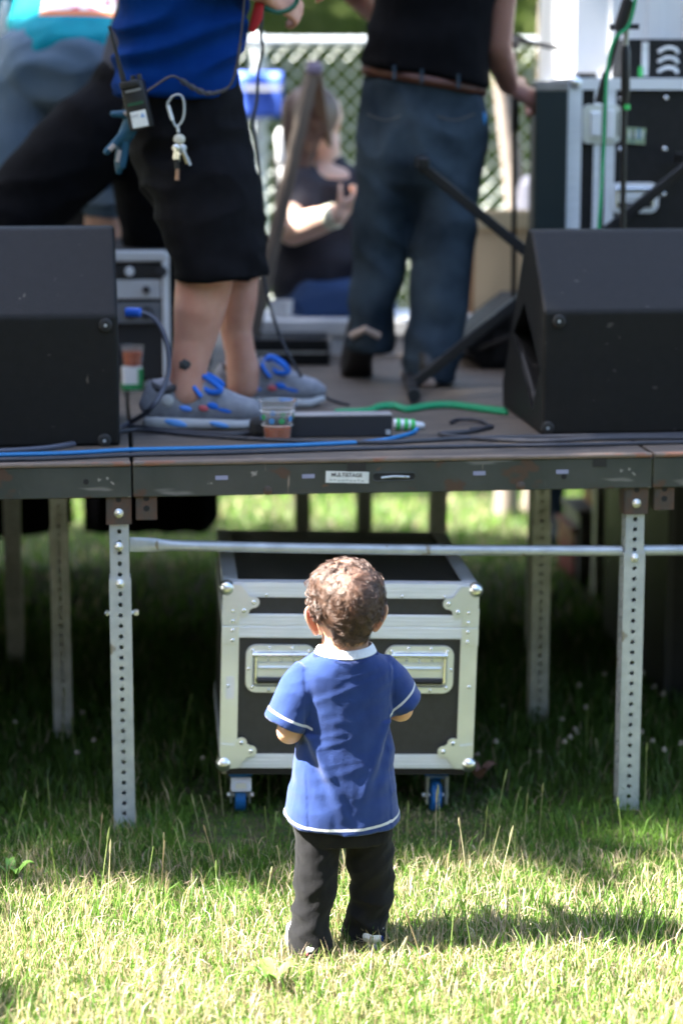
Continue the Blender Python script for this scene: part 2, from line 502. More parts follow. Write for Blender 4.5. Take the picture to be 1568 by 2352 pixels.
# foreground, finest
x, y, r = scatter(64000, 0, 0, 3.72, 5.15, 11, (.165, .10))
p = patchy(x, y, 2.2, 3.0)
h = r.uniform(.016, .046, len(x)) * (1 + .5 * p) * np.where((np.abs(x) < .36) & (y > 4.80), .4, 1); lean = r.uniform(.15, .95, len(x))
near_grass = link('grass', blades('grass', x, y, h, r.uniform(.0016, .0036, len(x)), lean, tints(.22, len(x), r, p * .45 + np.where(y < 4.25, .24, 0) - np.where(y > 4.6, .10, 0)), seed=1))
tag(near_grass, 'short mown grass of green and straw blades in front of the stage', kind='stuff')
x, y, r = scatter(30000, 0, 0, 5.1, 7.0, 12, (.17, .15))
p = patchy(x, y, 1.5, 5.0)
m1 = blades('shade_tinted_grass', x, y, r.uniform(.03, .085, len(x)) * np.where((np.abs(x) < .40) & (y < 5.3), .42, 1), r.uniform(.003, .006, len(x)), r.uniform(.1, .9, len(x)), tints(.08, len(x), r, p * .2) * np.where(y > 5.5, .45, .8)[:, None] if False else np.where((r.uniform(0, 1, len(x)) < .06)[:, None], np.array([.34, .28, .18]), np.array([.045, .095, .012]) + r.uniform(0, 1, len(x))[:, None] * np.array([.045, .075, .018])), seed=2)  # shade under the stage is partly put into this darker blade tint
tag(link('shade_tinted_grass', m1), 'grass and clover beneath the stage, tinted darker to deepen the shade', kind='stuff')
x, y, r = scatter(30000, 0, 0, 6.9, 12.5, 13, (.19, .3))
m2 = blades('far_grass', x, y, r.uniform(.03, .075, len(x)), r.uniform(.004, .009, len(x)), r.uniform(.1, .9, len(x)), tints(.10, len(x), r, 0 * x), seed=3)
tag(link('far_grass', m2), 'bright sunlit grass behind the stage', kind='stuff')

# cut straw lying and standing through the sunlit turf
x, y, r = scatter(14000, 0, 0, 3.72, 4.74, 16, (.165, .10))
p = patchy(x, y, 2.0, 9.0); k_ = r.uniform(-.3, .7, len(x)) < p + .32; x, y = x[k_], y[k_]; n_ = len(x)
cs = np.array([[.70, .59, .42], [.64, .55, .34], [.52, .45, .22], [.66, .50, .38], [.34, .42, .11]])[r.integers(0, 5, n_)] * r.uniform(.65, 1.0, n_)[:, None]
m_s = blades('cut_straw', x, y, r.uniform(.03, .075, n_), r.uniform(.0018, .0034, n_), r.uniform(.15, .95, n_), cs, seed=6)
tag(link('cut_straw', m_s), 'pale dry straw stalks standing and lying in the sunlit grass', kind='stuff')
x, y, r = scatter(5000, 0, 0, 3.72, 5.15, 17, (.165, .10))
m_s = blades('long_grass', x, y, r.uniform(.04, .085, len(x)) * np.where((np.abs(x) < .36) & (y > 4.75), .45, 1), r.uniform(.002, .0042, len(x)), r.uniform(.2, .8, len(x)), tints(.15, len(x), r, 0 * x), seed=7)
tag(link('long_grass', m_s), 'longer green grass blades rising out of the mown turf', kind='stuff')
# longer uncut stems with seed heads, thickest where the mower turned back before the stage
x, y, r = scatter(640, 0, 0, 3.8, 5.6, 14, (.165, .08))
keep = r.uniform(0, 1, len(x)) < np.where((y > 4.45) & (y < 4.95), .95, .30) * np.clip(.55 + 1.6 * patchy(x, y, 2.6, 13.0), 0, 1)
x, y = x[keep], y[keep]
keep = ~((np.abs(x) < .14) & (y > 4.05) & (y < 4.4)); x, y = x[keep], y[keep]
mb = MB(); tn = []
for a, b in zip(x, y):
    H = random.uniform(.035, .135) * (1.0 if b < 4.9 else 1.25); az = random.uniform(0, 6.28); ln = random.uniform(0, .38)
    top = Vector((a + math.cos(az) * ln * H, b + math.sin(az) * ln * H, H)); base = Vector((a, b, -.005)); mid = base.lerp(top, .55) + Vector((0, 0, .006))
    n0 = len(mb.v); mb.tube([base, mid, top], [.0014, .0013, .0009], 4, False)
    if random.random() < .55:
        d = (top - mid).normalized(); hd = random.uniform(.016, .036)
        mb.tube([top - d * .004, top + d * hd * .3, top + d * hd * .75, top + d * hd], [.0008, .0026, .002, .0005], 5, False)
    c = random.choice([(.27, .33, .12), (.22, .30, .09), (.34, .36, .17)]) if b > 4.72 and random.random() < .75 else random.choice([(.42, .40, .22), (.50, .46, .30), (.27, .33, .12), (.22, .30, .09), (.46, .36, .22)])
    tn += [c] * (len(mb.v) - n0)
st = mb.build('seed_stems', GRASS, None)
at = st.data.color_attributes.new('tint', 'FLOAT_COLOR', 'POINT')
at.data.foreach_set('color', np.array([(*c, 1) for c in tn]).ravel())
tag(st, 'scattered taller grass stems with pale seed heads', kind='stuff')

# white clover heads in the shade on the right
CLOVER = mat('clover_flower', (.36, .34, .28), .8, 0, (.24, .19, .15), 90)
STALK = mat('green_stalk', (.12, .2, .05), .7)
LEAF_G = mat('broad_green_leaf', (.11, .24, .03), .5, 0, (.15, .30, .05), 14, bump=.1, bscale=60)
cl_src = None
rr = random.Random(4)
spots = [(rr.uniform(.22, .95), rr.uniform(5.25, 6.2)) for _ in range(24)] + [(rr.uniform(-.9, -.35), rr.uniform(5.2, 5.9)) for _ in range(8)]
for i, (a, b) in enumerate(spots):
    zh = rr.uniform(.05, .10)
    if cl_src is None:
        t = thing('clover_flower', 'small white clover flower in the dark grass beneath the stage', 'clover flower', (a, b, 0), 0, 'clover flowers under the stage')
        h_ = MB()
        for k in range(14):
            an = k * 2.4; el = .2 + 1.2 * (k / 14)
            h_.sphere((.006 * math.cos(an) * math.cos(el), .006 * math.sin(an) * math.cos(el), .08 + .007 * math.sin(el)), .0038, 6, 4)
        h_.build('flower_head', CLOVER, t, True)
        MB().tube([(0, 0, -.005), (.002, 0, .04), (0, 0, .08)], .001, 5).build('stalk', STALK, t)
        cl_src = t
    else:
        t = copy_tree(cl_src); t.location = (a, b, 0)
    t.rotation_euler = (0, 0, i * 1.3); t.scale = (.8, .8, zh / .08)

def leaf_rosette(name, label, cat, loc, n, L, W, rise, mat_):
    t = thing(name, label, cat, loc)
    for k in range(n):
        a = k * 2 * math.pi / n + .3; mb = MB(); v = []; f = []
        for i in range(7):
            u = i / 6; w = W * math.sin(math.pi * (.08 + .9 * u)) ** .7 * .5
            z = rise * math.sin(u * 2.1) * L
            for sgn, dz in ((-1, .004), (0, 0), (1, .004)):
                v.append((u * L, sgn * w, z + dz))
        for i in range(6):
            for j in range(2):
                f.append((i * 3 + j, i * 3 + j + 1, i * 3 + j + 4, i * 3 + j + 3))
        mb.add(v, f)
        o = mb.build('leaf', mat_, t, True, rot=(0, 0, a))
    return t
leaf_rosette('broadleaf_weed', 'broad green leaved weed in the sunlit grass left of the toddler at the bottom', 'weed', G(622, 2268), 4, .055, .028, .75, LEAF_G)
leaf_rosette('broadleaf_weed', 'small broad leaved weed in sunlit grass far left below the stage leg', 'weed', G(30, 2030), 4, .05, .022, .9, LEAF_G)
leaf_rosette('dried_leaf', 'curled brown dry leaf lying beside the road case wheel', 'leaf', G(1100, 1815) + Vector((0, 0, .03)), 3, .045, .04, .8, mat('dead_leaf', (.20, .10, .075), .8, 0, (.28, .16, .12), 30, bump=.2))

# ------------------------------------------------------------------ trees
def leaf_mesh(name, pts, size, tint_fn, seed):
    n = len(pts); r = np.random.default_rng(seed)
    a = r.normal(size=(n, 3)); a /= np.linalg.norm(a, axis=1)[:, None]
    b = np.cross(a, r.normal(size=(n, 3))); b /= np.linalg.norm(b, axis=1)[:, None]
    s = size * r.uniform(.7, 1.3, n)[:, None]
    V = np.stack([pts - a * s, pts + b * s * .45, pts + a * s, pts - b * s * .45], 1)
    me = bpy.data.meshes.new(name)
    me.vertices.add(n * 4); me.vertices.foreach_set('co', V.ravel())
    me.loops.add(n * 4); me.loops.foreach_set('vertex_index', np.arange(n * 4))
    me.polygons.add(n); me.polygons.foreach_set('loop_start', np.arange(n) * 4)
    me.update(calc_edges=True)
    at = me.color_attributes.new('tint', 'FLOAT_COLOR', 'POINT')
    t = tint_fn(n, r); c = np.ones((n, 4, 4)); c[:, :, :3] = t[:, None, :]
    at.data.foreach_set('color', c.ravel())
    me.materials.append(LEAF)
    return me
def green(n, r):
    return np.array([.05, .085, .018]) + r.uniform(0, 1, n)[:, None] * np.array([.035, .05, .012])
def tree(label, base, trunk_top, trunk_r, clumps, n, leaf, seed, group=None):
    t = thing('tree', label, 'tree', base, 0, group)
    tb = Vector(trunk_top)
    tk = MB().tube(spline([(0, 0, -.1), (.05, .02, tb.z * .35), (tb.x * .6, tb.y * .6, tb.z * .7), tb], 5), [trunk_r * (1.15 - .5 * i / 15) for i in range(16)], 12)
    for (cx, cy, cz, rx, ry, rz_) in clumps[:7]:
        tk.tube(spline([tb * .8, (tb + Vector((cx, cy, cz))) * .5 + Vector((0, 0, .2)), (cx, cy, cz)], 4), [trunk_r * .45 * (1 - i / 10) for i in range(9)], 7)
    tk.build('trunk', TREE_BARK, t, True)
    r = np.random.default_rng(seed); pts = []
    vol = sum(c[3] * c[4] * c[5] for c in clumps)
    for (cx, cy, cz, rx, ry, rz_) in clumps:
        m = int(n * rx * ry * rz_ / vol)
        q = r.normal(size=(m, 3)); q /= np.linalg.norm(q, axis=1)[:, None]; q *= r.uniform(0, 1, m)[:, None] ** .4
        pts.append(q * np.array([rx, ry, rz_]) + np.array([cx, cy, cz]))
    pts = np.concatenate(pts)
    tsun = np.array(TO_SUN)
    for (gx, gy, gz, gr) in SUN_FLECKS:                # leaves cleared along sun rays so flecks of sun reach chosen spots
        d = pts + np.array(base) - np.array([gx, gy, gz]); al = d @ tsun
        pts = pts[np.linalg.norm(d - al[:, None] * tsun, axis=1) > gr]
    link('crown', leaf_mesh('crown', pts, leaf, green, seed), t)
    return t
SUN_FLECKS = [(*P(1302, 60, 6.66), .17), (*P(1302, 140, 6.66), .15), (*P(720, 515, 7.15), .15), (*P(790, 480, 7.15), .12), (*P(648, 335, 7.95), .12), (*P(652, 405, 7.95), .12), (*P(690, 730, 7.15), .14), (*P(650, 735, 7.2), .14)]
# two big trees beside the stage, off to the left: they keep the sun off the stage
ALLZ = [2.9, 4.1, 5.3, 6.5, 7.7, 8.9, 10.1, 11.3, 12.6, 14.0]
def shade_clumps(bx, by, ymin, ymax, seed, zs=ALLZ):
    r = random.Random(seed); out = []
    for z in zs:
        for yy in np.arange(ymin + .7, ymax, .75):
            out.append((r.uniform(-.7, .7) - 6.3 - bx, yy - .115 * z + r.uniform(-.1, .1) - by, z, 1.0, .78, .85))
    return out
tree('broad leafy tree standing left of the stage, nearer the lawn', (-6.3, 4.9, 0), (0, 0, 4.0), .22, shade_clumps(-6.3, 4.9, 4.69, 6.9, 1) + shade_clumps(-6.3, 4.9, 3.0, 4.9, 5, [2.9, 4.0, 4.7, 11.6, 12.8, 14.0]), 27000, .13, 21)
tree('broad leafy tree standing left of the stage, nearer the fence', (-6.3, 6.5, 0), (0, 0, 4.0), .24, shade_clumps(-6.3, 6.5, 6.5, 8.2, 2), 16000, .13, 22)
tree('unseen tree added to shade the lawn, left beside the camera', (-6.3, 1.2, 0), (0, 0, 4.0), .24, shade_clumps(-6.3, 1.2, -.3, 2.95, 3), 22000, .13, 23)  # this and the next added out of view, shading the near lawn to cut bounce
tree('unseen tree added to shade the lawn, left behind the camera', (-6.3, -2.5, 0), (0, 0, 4.0), .24, shade_clumps(-6.3, -2.5, -4.5, -.2, 4), 22000, .13, 24)
for i, (tx, ty) in enumerate(((-13, -9), (-7, -12), (-1, -11), (5.5, -12), (12, -9), (13, -1))):  # unseen trees added to cut the low sky behind the camera
    tree('unseen tree added behind the camera to block low sky, %s' % ('far left', 'left', 'middle left', 'middle right', 'right', 'beside the lawn')[i], (tx, ty, 0), (0, 0, 4.0), .3, [(dx, dy, dz, 2.6, 2.4, 2.2) for dx, dy, dz in ((0, 0, 4.0), (-1.8, .5, 5.5), (1.8, -.5, 5.5), (0, .5, 7.5), (-1.5, 0, 2.6), (1.6, 0, 2.6), (0, -.6, 9))], 6000, .28, 60 + i)
# woodland edge behind the fence, shading its own floor
def round_clumps(rad, z, seed, n=9):
    r = random.Random(seed)
    return [(r.uniform(-1, 1) * rad, r.uniform(-1, 1) * rad * .8, z + r.uniform(-1, 1.2) * rad * .3, rad * .6, rad * .6, rad * .42) for _ in range(n)]
for i, (tx, ty, rad, z) in enumerate([(-6.5, 17.5, 4.0, 6.6), (-10.0, 22.0, 4.5, 7.0), (-5.5, 25.0, 5.0, 7.6), (6.5, 19.0, 4.0, 6.6), (-11.5, 16.0, 4.0, 7.2), (5.8, 27, 5, 7.6)]):
    tree('big woodland tree beyond the chain link fence', (tx, ty, 0), (0, 0, 4.4), .28, round_clumps(rad, z, 30 + i), 9000, .26, 40 + i, 'woodland trees beyond the fence')
# rough bank rising behind the fence
bv, bf = [], []
bx_ = [-30 + 1.5 * i for i in range(41)]; by_ = [15.5 + 1.0 * j for j in range(16)]
for j, b in enumerate(by_):
    for a in bx_:
        t_ = min(1, max(0, (b - 16) / 12)); bv.append((a, b, (-.05 if j == 0 else .05) + 4.2 * t_ * t_ * (3 - 2 * t_) + .12 * nz((a, b, 0), .4)))
for j in range(len(by_) - 1):
    for i in range(len(bx_) - 1):
        k = j * len(bx_) + i; bf.append((k, k + 1, k + 1 + len(bx_), k + len(bx_)))
BANK = mat('rough_bank_grass', (.075, .115, .02), .9, 0, (.12, .14, .03), 1.2, bump=.6, bscale=20)
tag(link('grassy_bank', mesh_from('grassy_bank', bv, bf, BANK, True)), 'dark green grassy bank rising behind the fence', kind='structure')
x, y, r = scatter(24000, -5, 5, 16, 27, 15)
t_ = np.clip((y - 16) / 12, 0, 1); bz = .05 + 4.2 * t_ * t_ * (3 - 2 * t_)
m3 = blades('bank_grass', x, y, r.uniform(.1, .3, len(x)), r.uniform(.012, .03, len(x)), r.uniform(.1, .8, len(x)), np.array([.08, .125, .018]) * r.uniform(.7, 1.4, len(x))[:, None], base_z=bz, seed=5)
tag(link('bank_grass', m3), 'dark rough grass on the bank behind the fence', kind='stuff')

# ------------------------------------------------------------------ chain link fence
FY = 9.45
fence = thing('chain_link_fence', 'galvanised chain link fence with top rail behind the stage', 'fence', (0, FY, 0), R(2.0))
FH = P(784, 96, FY).z
FWIRE = mat('bright_galvanised_wire', (.62, .66, .62), .5, .15)
cw = MB(); per = .076; nw = 160
for k in range(nw):
    x0 = -nw * per / 4 + k * per / 2
    pts = [(x0 + (per / 2 if (i + k) % 2 else 0), (.004 if (i + k) % 2 else -.004), .04 + i * per / 2) for i in range(int((FH - .06) / (per / 2)) + 1)]
    cw.tube(pts, .0040, 5, False)
o = cw.build('wire_mesh', FWIRE, fence, True); tag(o, kind='stuff')
MB().tube([(-6, -.03, FH), (0, -.03, FH), (6, -.03, FH)], .021, 12).build('top_rail', GALV, fence, True)
for px_ in (-3.0, -.35, 2.3):
    MB().lathe([(.03, -.1), (.03, FH - .03), (.034, FH - .03), (.034, FH + .01), (.02, FH + .035), (0, FH + .04)], 14, Matrix.Translation((px_, .045, 0))).build('post', GALV, fence, True)
# blue and white banner tied to the fence behind the man in blue
bn = thing('banner', 'blue and white banner tied to the fence beside the blue shirt', 'banner', P(580, 218, FY - .10), R(2)); bn.scale = (.80, 1, .95)
vv, ff = [], []
for i in range(13):
    for j in range(7):
        vv.append((-.16 + .32 * i / 12, .012 * math.sin(i * .9) + .006 * math.sin(j), -.10 + .20 * j / 6))
for i in range(12):
    for j in range(6):
        k = i * 7 + j; ff.append((k, k + 7, k + 8, k + 1))
m_ = mat('blue_banner_vinyl', (.06, .14, .62), .5)
o = link('sheet', mesh_from('sheet', vv, ff, m_, True), bn); sd = o.modifiers.new('t', 'SOLIDIFY'); sd.thickness = .003
MB().box((-.115, -.02, 0), (.085, .004, .19)).build('white_panel', WHITE, bn)
MB().box((.05, -.022, .03), (.2, .004, .022)).build('white_stripe', WHITE, bn)
# ------------------------------------------------------------------ stage
O0 = G(303, 1060, DECK); O1 = G(1495, 1040, DECK)
YAW = math.atan2(O1.y - O0.y, O1.x - O0.x)
U = Vector((math.cos(YAW), math.sin(YAW), 0)); V = Vector((-math.sin(YAW), math.cos(YAW), 0))
SW, SD = 1.219, 3.05
def S(u, v, z=0.0):
    q = O0 + U * u + V * v
    return Vector((q.x, q.y, z))
def to_stage(p):
    d = Vector((p[0], p[1], 0)) - Vector((O0.x, O0.y, 0))
    return d.dot(U), d.dot(V)

def holed_tube(mb, w, z0, z1, pitch=.0254, hr=.0056, off=0.0):
    """square tube about the local z axis, with a row of round holes down all four faces"""
    n = max(1, int(round((z1 - z0) / pitch))); pitch = (z1 - z0) / n
    h = w / 2; ns = 12
    for face in range(4):
        M = Matrix.Rotation(face * math.pi / 2, 4, 'Z')
        for i in range(n):
            a, b = z0 + i * pitch, z0 + (i + 1) * pitch; c = (a + b) / 2
            v = []
            for k in range(ns):
                t = 2 * math.pi * k / ns; v.append((hr * math.cos(t), -h, c + hr * math.sin(t)))
            for k in range(ns):
                t = 2 * math.pi * k / ns; v.append((hr * math.cos(t), -h + .004, c + hr * math.sin(t)))
            cr = [(h, -h, c), (h, -h, b), (0, -h, b), (-h, -h, b), (-h, -h, c), (-h, -h, a), (0, -h, a), (h, -h, a)]
            v += cr
            f = []
            for k in range(ns): f.append((k, (k + 1) % ns, ns + (k + 1) % ns, ns + k))
            base = 2 * ns
            q = [(0, 1, base + 1, base), (1, 2, base + 1), (2, 3, base + 2, base + 1), (3, 4, base + 3, base + 2), (4, 5, base + 3), (5, 6, base + 4, base + 3),
                 (6, 7, base + 5, base + 4), (7, 8, base + 5), (8, 9, base + 6, base + 5), (9, 10, base + 7, base + 6), (10, 11, base + 7), (11, 0, base, base + 7)]
            mb.add(v, f + q, M)
    mb.box((0, 0, z1 - .0015), (w - .001, w - .001, .002))
def bolt(parent, loc, rx=0, r=.0085):
    m = MB().lathe([(r * 1.25, 0), (r * 1.25, .002), (r, .003), (r * .95, .006), (r * .5, .0095), (0, .0102)], 10)
    return m.build('bolt', CHROME_BOLT, parent, True, loc, (R(90), 0, rx))
CHROME_BOLT = mat('bright_zinc_bolt', (.86, .86, .84), .3, .9)

def stage_leg(parent, u, v, top=.815, split=.60, socket=True, near=True, foot=0.0, gmat=None):
    """perforated steel leg: inner tube, wider sleeve below, and its bolts; gm in local section coordinates"""
    g = gmat or GALV
    m = MB(); holed_tube(m, .0445, split - .03, top + .02)
    leg = m.build('leg', g, parent, False, (u, v, 0))
    m = MB(); holed_tube(m, .0508, foot, split)
    sl = m.build('sleeve', g, leg, False)
    if near:
        bolt(leg, (0, -.0255, split - .013)); 
    if socket:
        s = MB(); s.box((0, -.0275, .777), (.054, .004, .078)); s.box((-.0275, 0, .777), (.004, .051, .078)); s.box((.0275, 0, .777), (.004, .051, .078))
        so = s.build('leg_socket', STAGE_RUST, parent, False, (u, v, 0))
        if near:
            bolt(so, (0, -.0295, .765)); h = MB().lathe([(.0068, 0), (.0068, .0012), (0, .0013)], 12); h.build('hole', HOLE_DARK, so, False, (0, -.0293, .797), (R(90), 0, 0))
    return leg

RAIL_H = .073
def stage_section(k, label):
    t = thing('stage_platform', label, 'stage platform', S(k * (SW + .004) + .002, 0, 0), YAW, 'portable stage platforms')
    W = SW
    d = MB(); d.box((W / 2, SD / 2, DECK - .009), (W - .006, SD - .004, .018), bev=.002, seg=1)
    d.build('deck_board', DECK_WOOD, t)
    e = MB(); e.box((W / 2, -.006, DECK - .0035), (W, .02, .011), bev=.004, seg=2)
    e.build('edge_strip', DECK_EDGE, t)
    f = MB()
    zc = DECK - .0185 - RAIL_H / 2 + .0095
    f.box((W / 2, -.006, zc), (W, .012, RAIL_H), bev=.002, seg=1)
    f.box((W / 2, .012, zc - RAIL_H / 2 + .003), (W, .024, .006))
    f.build('front_rail', STAGE_STEEL, t)
    for sx in (.006, W - .006):
        MB().box((sx, SD / 2 + .02, zc), (.008, SD - .06, RAIL_H)).build('side_rail', STAGE_STEEL, t)
    MB().box((W / 2, SD - .006, zc), (W - .03, .008, RAIL_H)).build('back_rail', STAGE_STEEL, t)
    for i in (1, 2, 3):
        MB().box((W / 2, SD * i / 4, zc), (W - .03, .03, .05)).build('joist', STAGE_STEEL, t)
    return t, W, zc
mid, W, ZC = stage_section(0, 'middle stage platform with a white sticker on its front rail')
lef, _, _ = stage_section(-1, 'left stage platform under the left black floor speaker')
rig, _, _ = stage_section(1, 'right stage platform at the right edge, with a rusty bare socket')
FR = -.0122                                            # just proud of the front rail
def rail_bit(name, parent, u, z, w, h, mat_, rot=0.0, r=0.0):
    m = MB(); m.box((0, 0, 0), (w, .0016, h), bev=r, seg=2) if r else m.box((0, 0, 0), (w, .0016, h))
    return m.build(name, mat_, parent, False, (u, FR - .0006, z), (0, rot, 0))
def u_of(px): return to_stage(G(px, 1050, DECK))[0] - .002
for px_ in (506, 705, 1102, 1297):
    rail_bit('slot', mid, u_of(px_), ZC + .006, .029, .0095, SLOT_LIGHT)  # pale plates painted as the light seen through open slots
rail_bit('black_tape', mid, u_of(816), ZC + .026, .044, .022, TAPE_BLACK)
rail_bit('black_tape', mid, u_of(1385), ZC + .026, .034, .02, TAPE_BLACK)
st_ = rail_bit('sticker', mid, u_of(795), ZC + .002, .101, .027, STICKER, R(2.2))
def text_mesh(s, size, mat_, parent, loc, rot, name='lettering', ext=.0004, bold=False):
    c = bpy.data.curves.new(name, 'FONT'); c.body = s; c.size = size; c.extrude = ext; c.align_x = 'CENTER'; c.align_y = 'CENTER'
    if bold: c.offset = size * .015
    o = bpy.data.objects.new(name, c); COL.objects.link(o)
    dg = bpy.context.evaluated_depsgraph_get(); dg.update()
    me = bpy.data.meshes.new_from_object(o.evaluated_get(dg)); bpy.data.objects.remove(o)
    me.materials.clear(); me.materials.append(mat_)
    return link(name, me, parent, loc, rot)
text_mesh('MULTISTAGE', .0125, INK, st_, (-.002, -.0011, .005), (R(90), 0, 0), bold=True)
gl = MB()
for i in range(9):
    gl.box((-.038 + i * .0092, -.001, -.0075 + .0008 * math.sin(i * 2)), (.0066, .0006, .0022))
gl.build('faded_print', mat('faded_print', (.36, .38, .38), .6), st_)
# recessed lock slot
sl = MB()
for k in range(2):
    pass
out = [(.04 * (1 if abs(a) < math.pi / 2 else -1) + .0085 * math.cos(a), .0085 * math.sin(a)) for a in [(-math.pi / 2 + math.pi * i / 8) for i in range(9)] + [(math.pi / 2 + .001 + math.pi * i / 8) for i in range(9)]]
sl.prism(out, (-.0006, .0010), axis='y')
so_ = sl.build('lock_slot', HOLE_DARK, mid, False, (u_of(903), FR, ZC + .0015))
MB().tube([(-.03, -.002, -.002), (.0, -.0025, .001), (.036, -.002, -.001)], .0028, 6).build('latch_pin', GALV, so_, True)
MB().tube([(out[i][0] * 1.05, -.0012, out[i][1] * 1.15) for i in list(range(len(out))) + [0]], .0014, 5, False).build('slot_rim', STAGE_STEEL, so_, True)
for px_, pr in ((198, lef), (1295, mid)):
    pass
def rail_hole(parent, u, z):
    MB().lathe([(.0065, 0), (.0065, .0012), (0, .0013)], 12).build('hole', HOLE_DARK, parent, False, (u, FR, z), (R(90), 0, 0))
rail_hole(lef, u_of(198) + SW + .004, ZC + .002); rail_hole(mid, u_of(1301), ZC - .006)
for px_ in (612, 1200): 
    MB().lathe([(.011, 0), (.010, .003), (.004, .005), (0, .0052)], 12).build('rust_spot', STAGE_RUST, mid, True, (u_of(px_), FR, ZC - .026), (R(90), 0, 0))
# the stage goes on to both sides
for k in (-3, -2, 2, 3):
    c_ = stage_section(k, ('platform of the stage far beyond the %s edge of the photograph, %s' % ('left' if k < 0 else 'right', 'outer' if abs(k) == 3 else 'inner')))
for (u0, u1, v0, v1, lab) in ((-4.86, -1.245, -.03, -.03, 'unseen black cloth added to block light along the stage front, far left'), (2.46, 6.1, -.03, -.03, 'unseen black cloth added to block light along the stage front, far right'),
                              (-2.6, -2.6, .05, 3.0, 'unseen black cloth added crosswise under the stage to block light, far left'), (2.75, 2.75, .05, 3.0, 'unseen black cloth added crosswise under the stage to block light, far right')):
    a, b = S(u0, v0, 0), S(u1, v1, 0); L_ = (b - a).length; t = thing('stage_skirt', lab, 'stage skirt', a, math.atan2(b.y - a.y, b.x - a.x), 'black stage skirts')  # skirts and curtains added out of view to keep light from beneath the stage
    v_, f_ = [], []
    for i in range(61):
        for j in range(3): v_.append((i / 60 * L_, .02 * math.sin(i * 1.1), .02 + j * .39))
    for i in range(60):
        for j in range(2): k = i * 3 + j; f_.append((k, k + 3, k + 4, k + 1))
    o = link('cloth', mesh_from('cloth', v_, f_, CLOTH_BLACK, True), t); s = o.modifiers.new('t', 'SOLIDIFY'); s.thickness = .006
# legs. middle: right-hand front leg and a bare socket stub on the left; left platform: its right-hand front leg
def stub(parent, u, v):
    s = MB(); s.box((0, -.0255, .782), (.046, .004, .068)); s.box((-.0225, -.003, .782), (.004, .045, .068)); s.box((.0225, -.003, .782), (.004, .045, .068))
    so = s.build('leg_socket', STAGE_RUST, parent, False, (u, v, 0))
    for z in (.775, .799):
        MB().lathe([(.0072, 0), (.0072, .0012), (0, .0013)], 12).build('hole', HOLE_DARK, so, False, (0, -.0273, z), (R(90), 0, 0))
def leg_u(px, v): 
    return to_stage(G(px, 1900, 0))[0]
stage_leg(mid, W - .033, .026, split=.645)
stage_leg(lef, W - .030, .026, split=.610)
stub(mid, .030, .024); stub(rig, .030, .024)
# side locking pin through the left leg
pn = MB(); pn.tube([(-.036, 0, .522), (.042, 0, .522)], .005, 8); pn.box((.036, 0, .522), (.012, .014, .014), bev=.003); pn.box((-.031, 0, .522), (.008, .013, .013), bev=.003)
pn.build('locking_pin', CHROME_BOLT, lef, True, (W - .030, .026, 0))
# inner rows of legs
for (px_, py_, sec, k) in ((147, 1690, lef, -1), (1232, 1672, mid, 0)):
    u, v = to_stage(G(px_, py_, 0)); stage_leg(sec, u - k * (SW + .004) - .002, v, split=.58, socket=False, near=False, gmat=GALV_OLD)
u, v = to_stage(G(38, 1530, 0)); stage_leg(lef, u + SW + .002, v, split=.55, socket=False, near=False, gmat=GALV_OLD)
for (px_, dpt, sec, k) in ((1005, 6.65, mid, 0), (836, 7.38, mid, 0), (1380, 7.42, mid, 0), (1330, 6.7, rig, 1)):
    q = P(px_, 1200, dpt); u, v = to_stage(q)
    if sec is rig: u = SW + .05
    stage_leg(sec, u - k * (SW + .004) - .002, min(v, 2.40), split=.55, socket=False, near=False, gmat=GALV_OLD)
q = P(693, 1160, 7.40); u, v = to_stage(q); stage_leg(mid, u, min(v, 2.40), split=.5, socket=False, near=False, gmat=GALV_OLD)
# cross pipes
def pipe(parent, u0, u1, z0, z1, flat0):
    pts = []; mb = MB()
    n = 24; v, f = [], []; ns = 14
    for i in range(n + 1):
        t = i / n; u = u0 + (u1 - u0) * t; z = z0 + (z1 - z0) * t - .004 * math.sin(t * math.pi) 
        k = 1.0 if not flat0 else min(1.0, max(0.0, (t - .035) / .05)); k = k * k * (3 - 2 * k)
        ry, rz_ = .0127 * k + .003 * (1 - k), .0127 * k + .0175 * (1 - k)
        for j in range(ns):
            a = 2 * math.pi * j / ns; v.append((u, ry * math.cos(a), z + rz_ * math.sin(a)))
    for i in range(n):
        for j in range(ns): f.append((i * ns + j, i * ns + (j + 1) % ns, (i + 1) * ns + (j + 1) % ns, (i + 1) * ns + j))
    f += [tuple(range(ns))[::-1], tuple(n * ns + j for j in range(ns))]
    mb.add(v, f)
    return mb.build('cross_pipe', GALV, parent, True, (0, .03, 0))
zp0 = P(420, 1250, S(.1, .03).y).z; zp1 = P(1400, 1266, S(1.12, .03).y).z
pipe(mid, -.010, W - .058, zp0 + .002, zp1, True)
pipe(rig, -.012, 1.18, zp1, zp1 - .004, False)
bolt(mid, (-.0357, -.002, zp0 + .004))
# black skirt cloth hanging under the rear left of the stage
def skirt(label, px0, px1, Y, ztop, pybot, seed):
    a = P(px0, 1150, Y); b = P(px1, 1150, Y); zb = P(px0, pybot, Y).z
    t = thing('stage_skirt', label, 'stage skirt', (a.x, a.y, 0), math.atan2(b.y - a.y, b.x - a.x), 'black stage skirts')
    L = (b - a).length; v, f = [], []; n, m = 24, 8
    for i in range(n + 1):
        for j in range(m + 1):
            u = i / n; w = j / m
            round_ = .06 * max(0, (u - .85) / .15) ** 2.5
            v.append((u * L, .02 * math.sin(u * 26 + seed) * (1 - w * .5), zb + round_ + (ztop - zb - round_) * w))
    for i in range(n):
        for j in range(m): k = i * (m + 1) + j; f.append((k, k + m + 1, k + m + 2, k + 1))
    o = link('cloth', mesh_from('cloth', v, f, CLOTH_BLACK, True), t); s = o.modifiers.new('t', 'SOLIDIFY'); s.thickness = .006
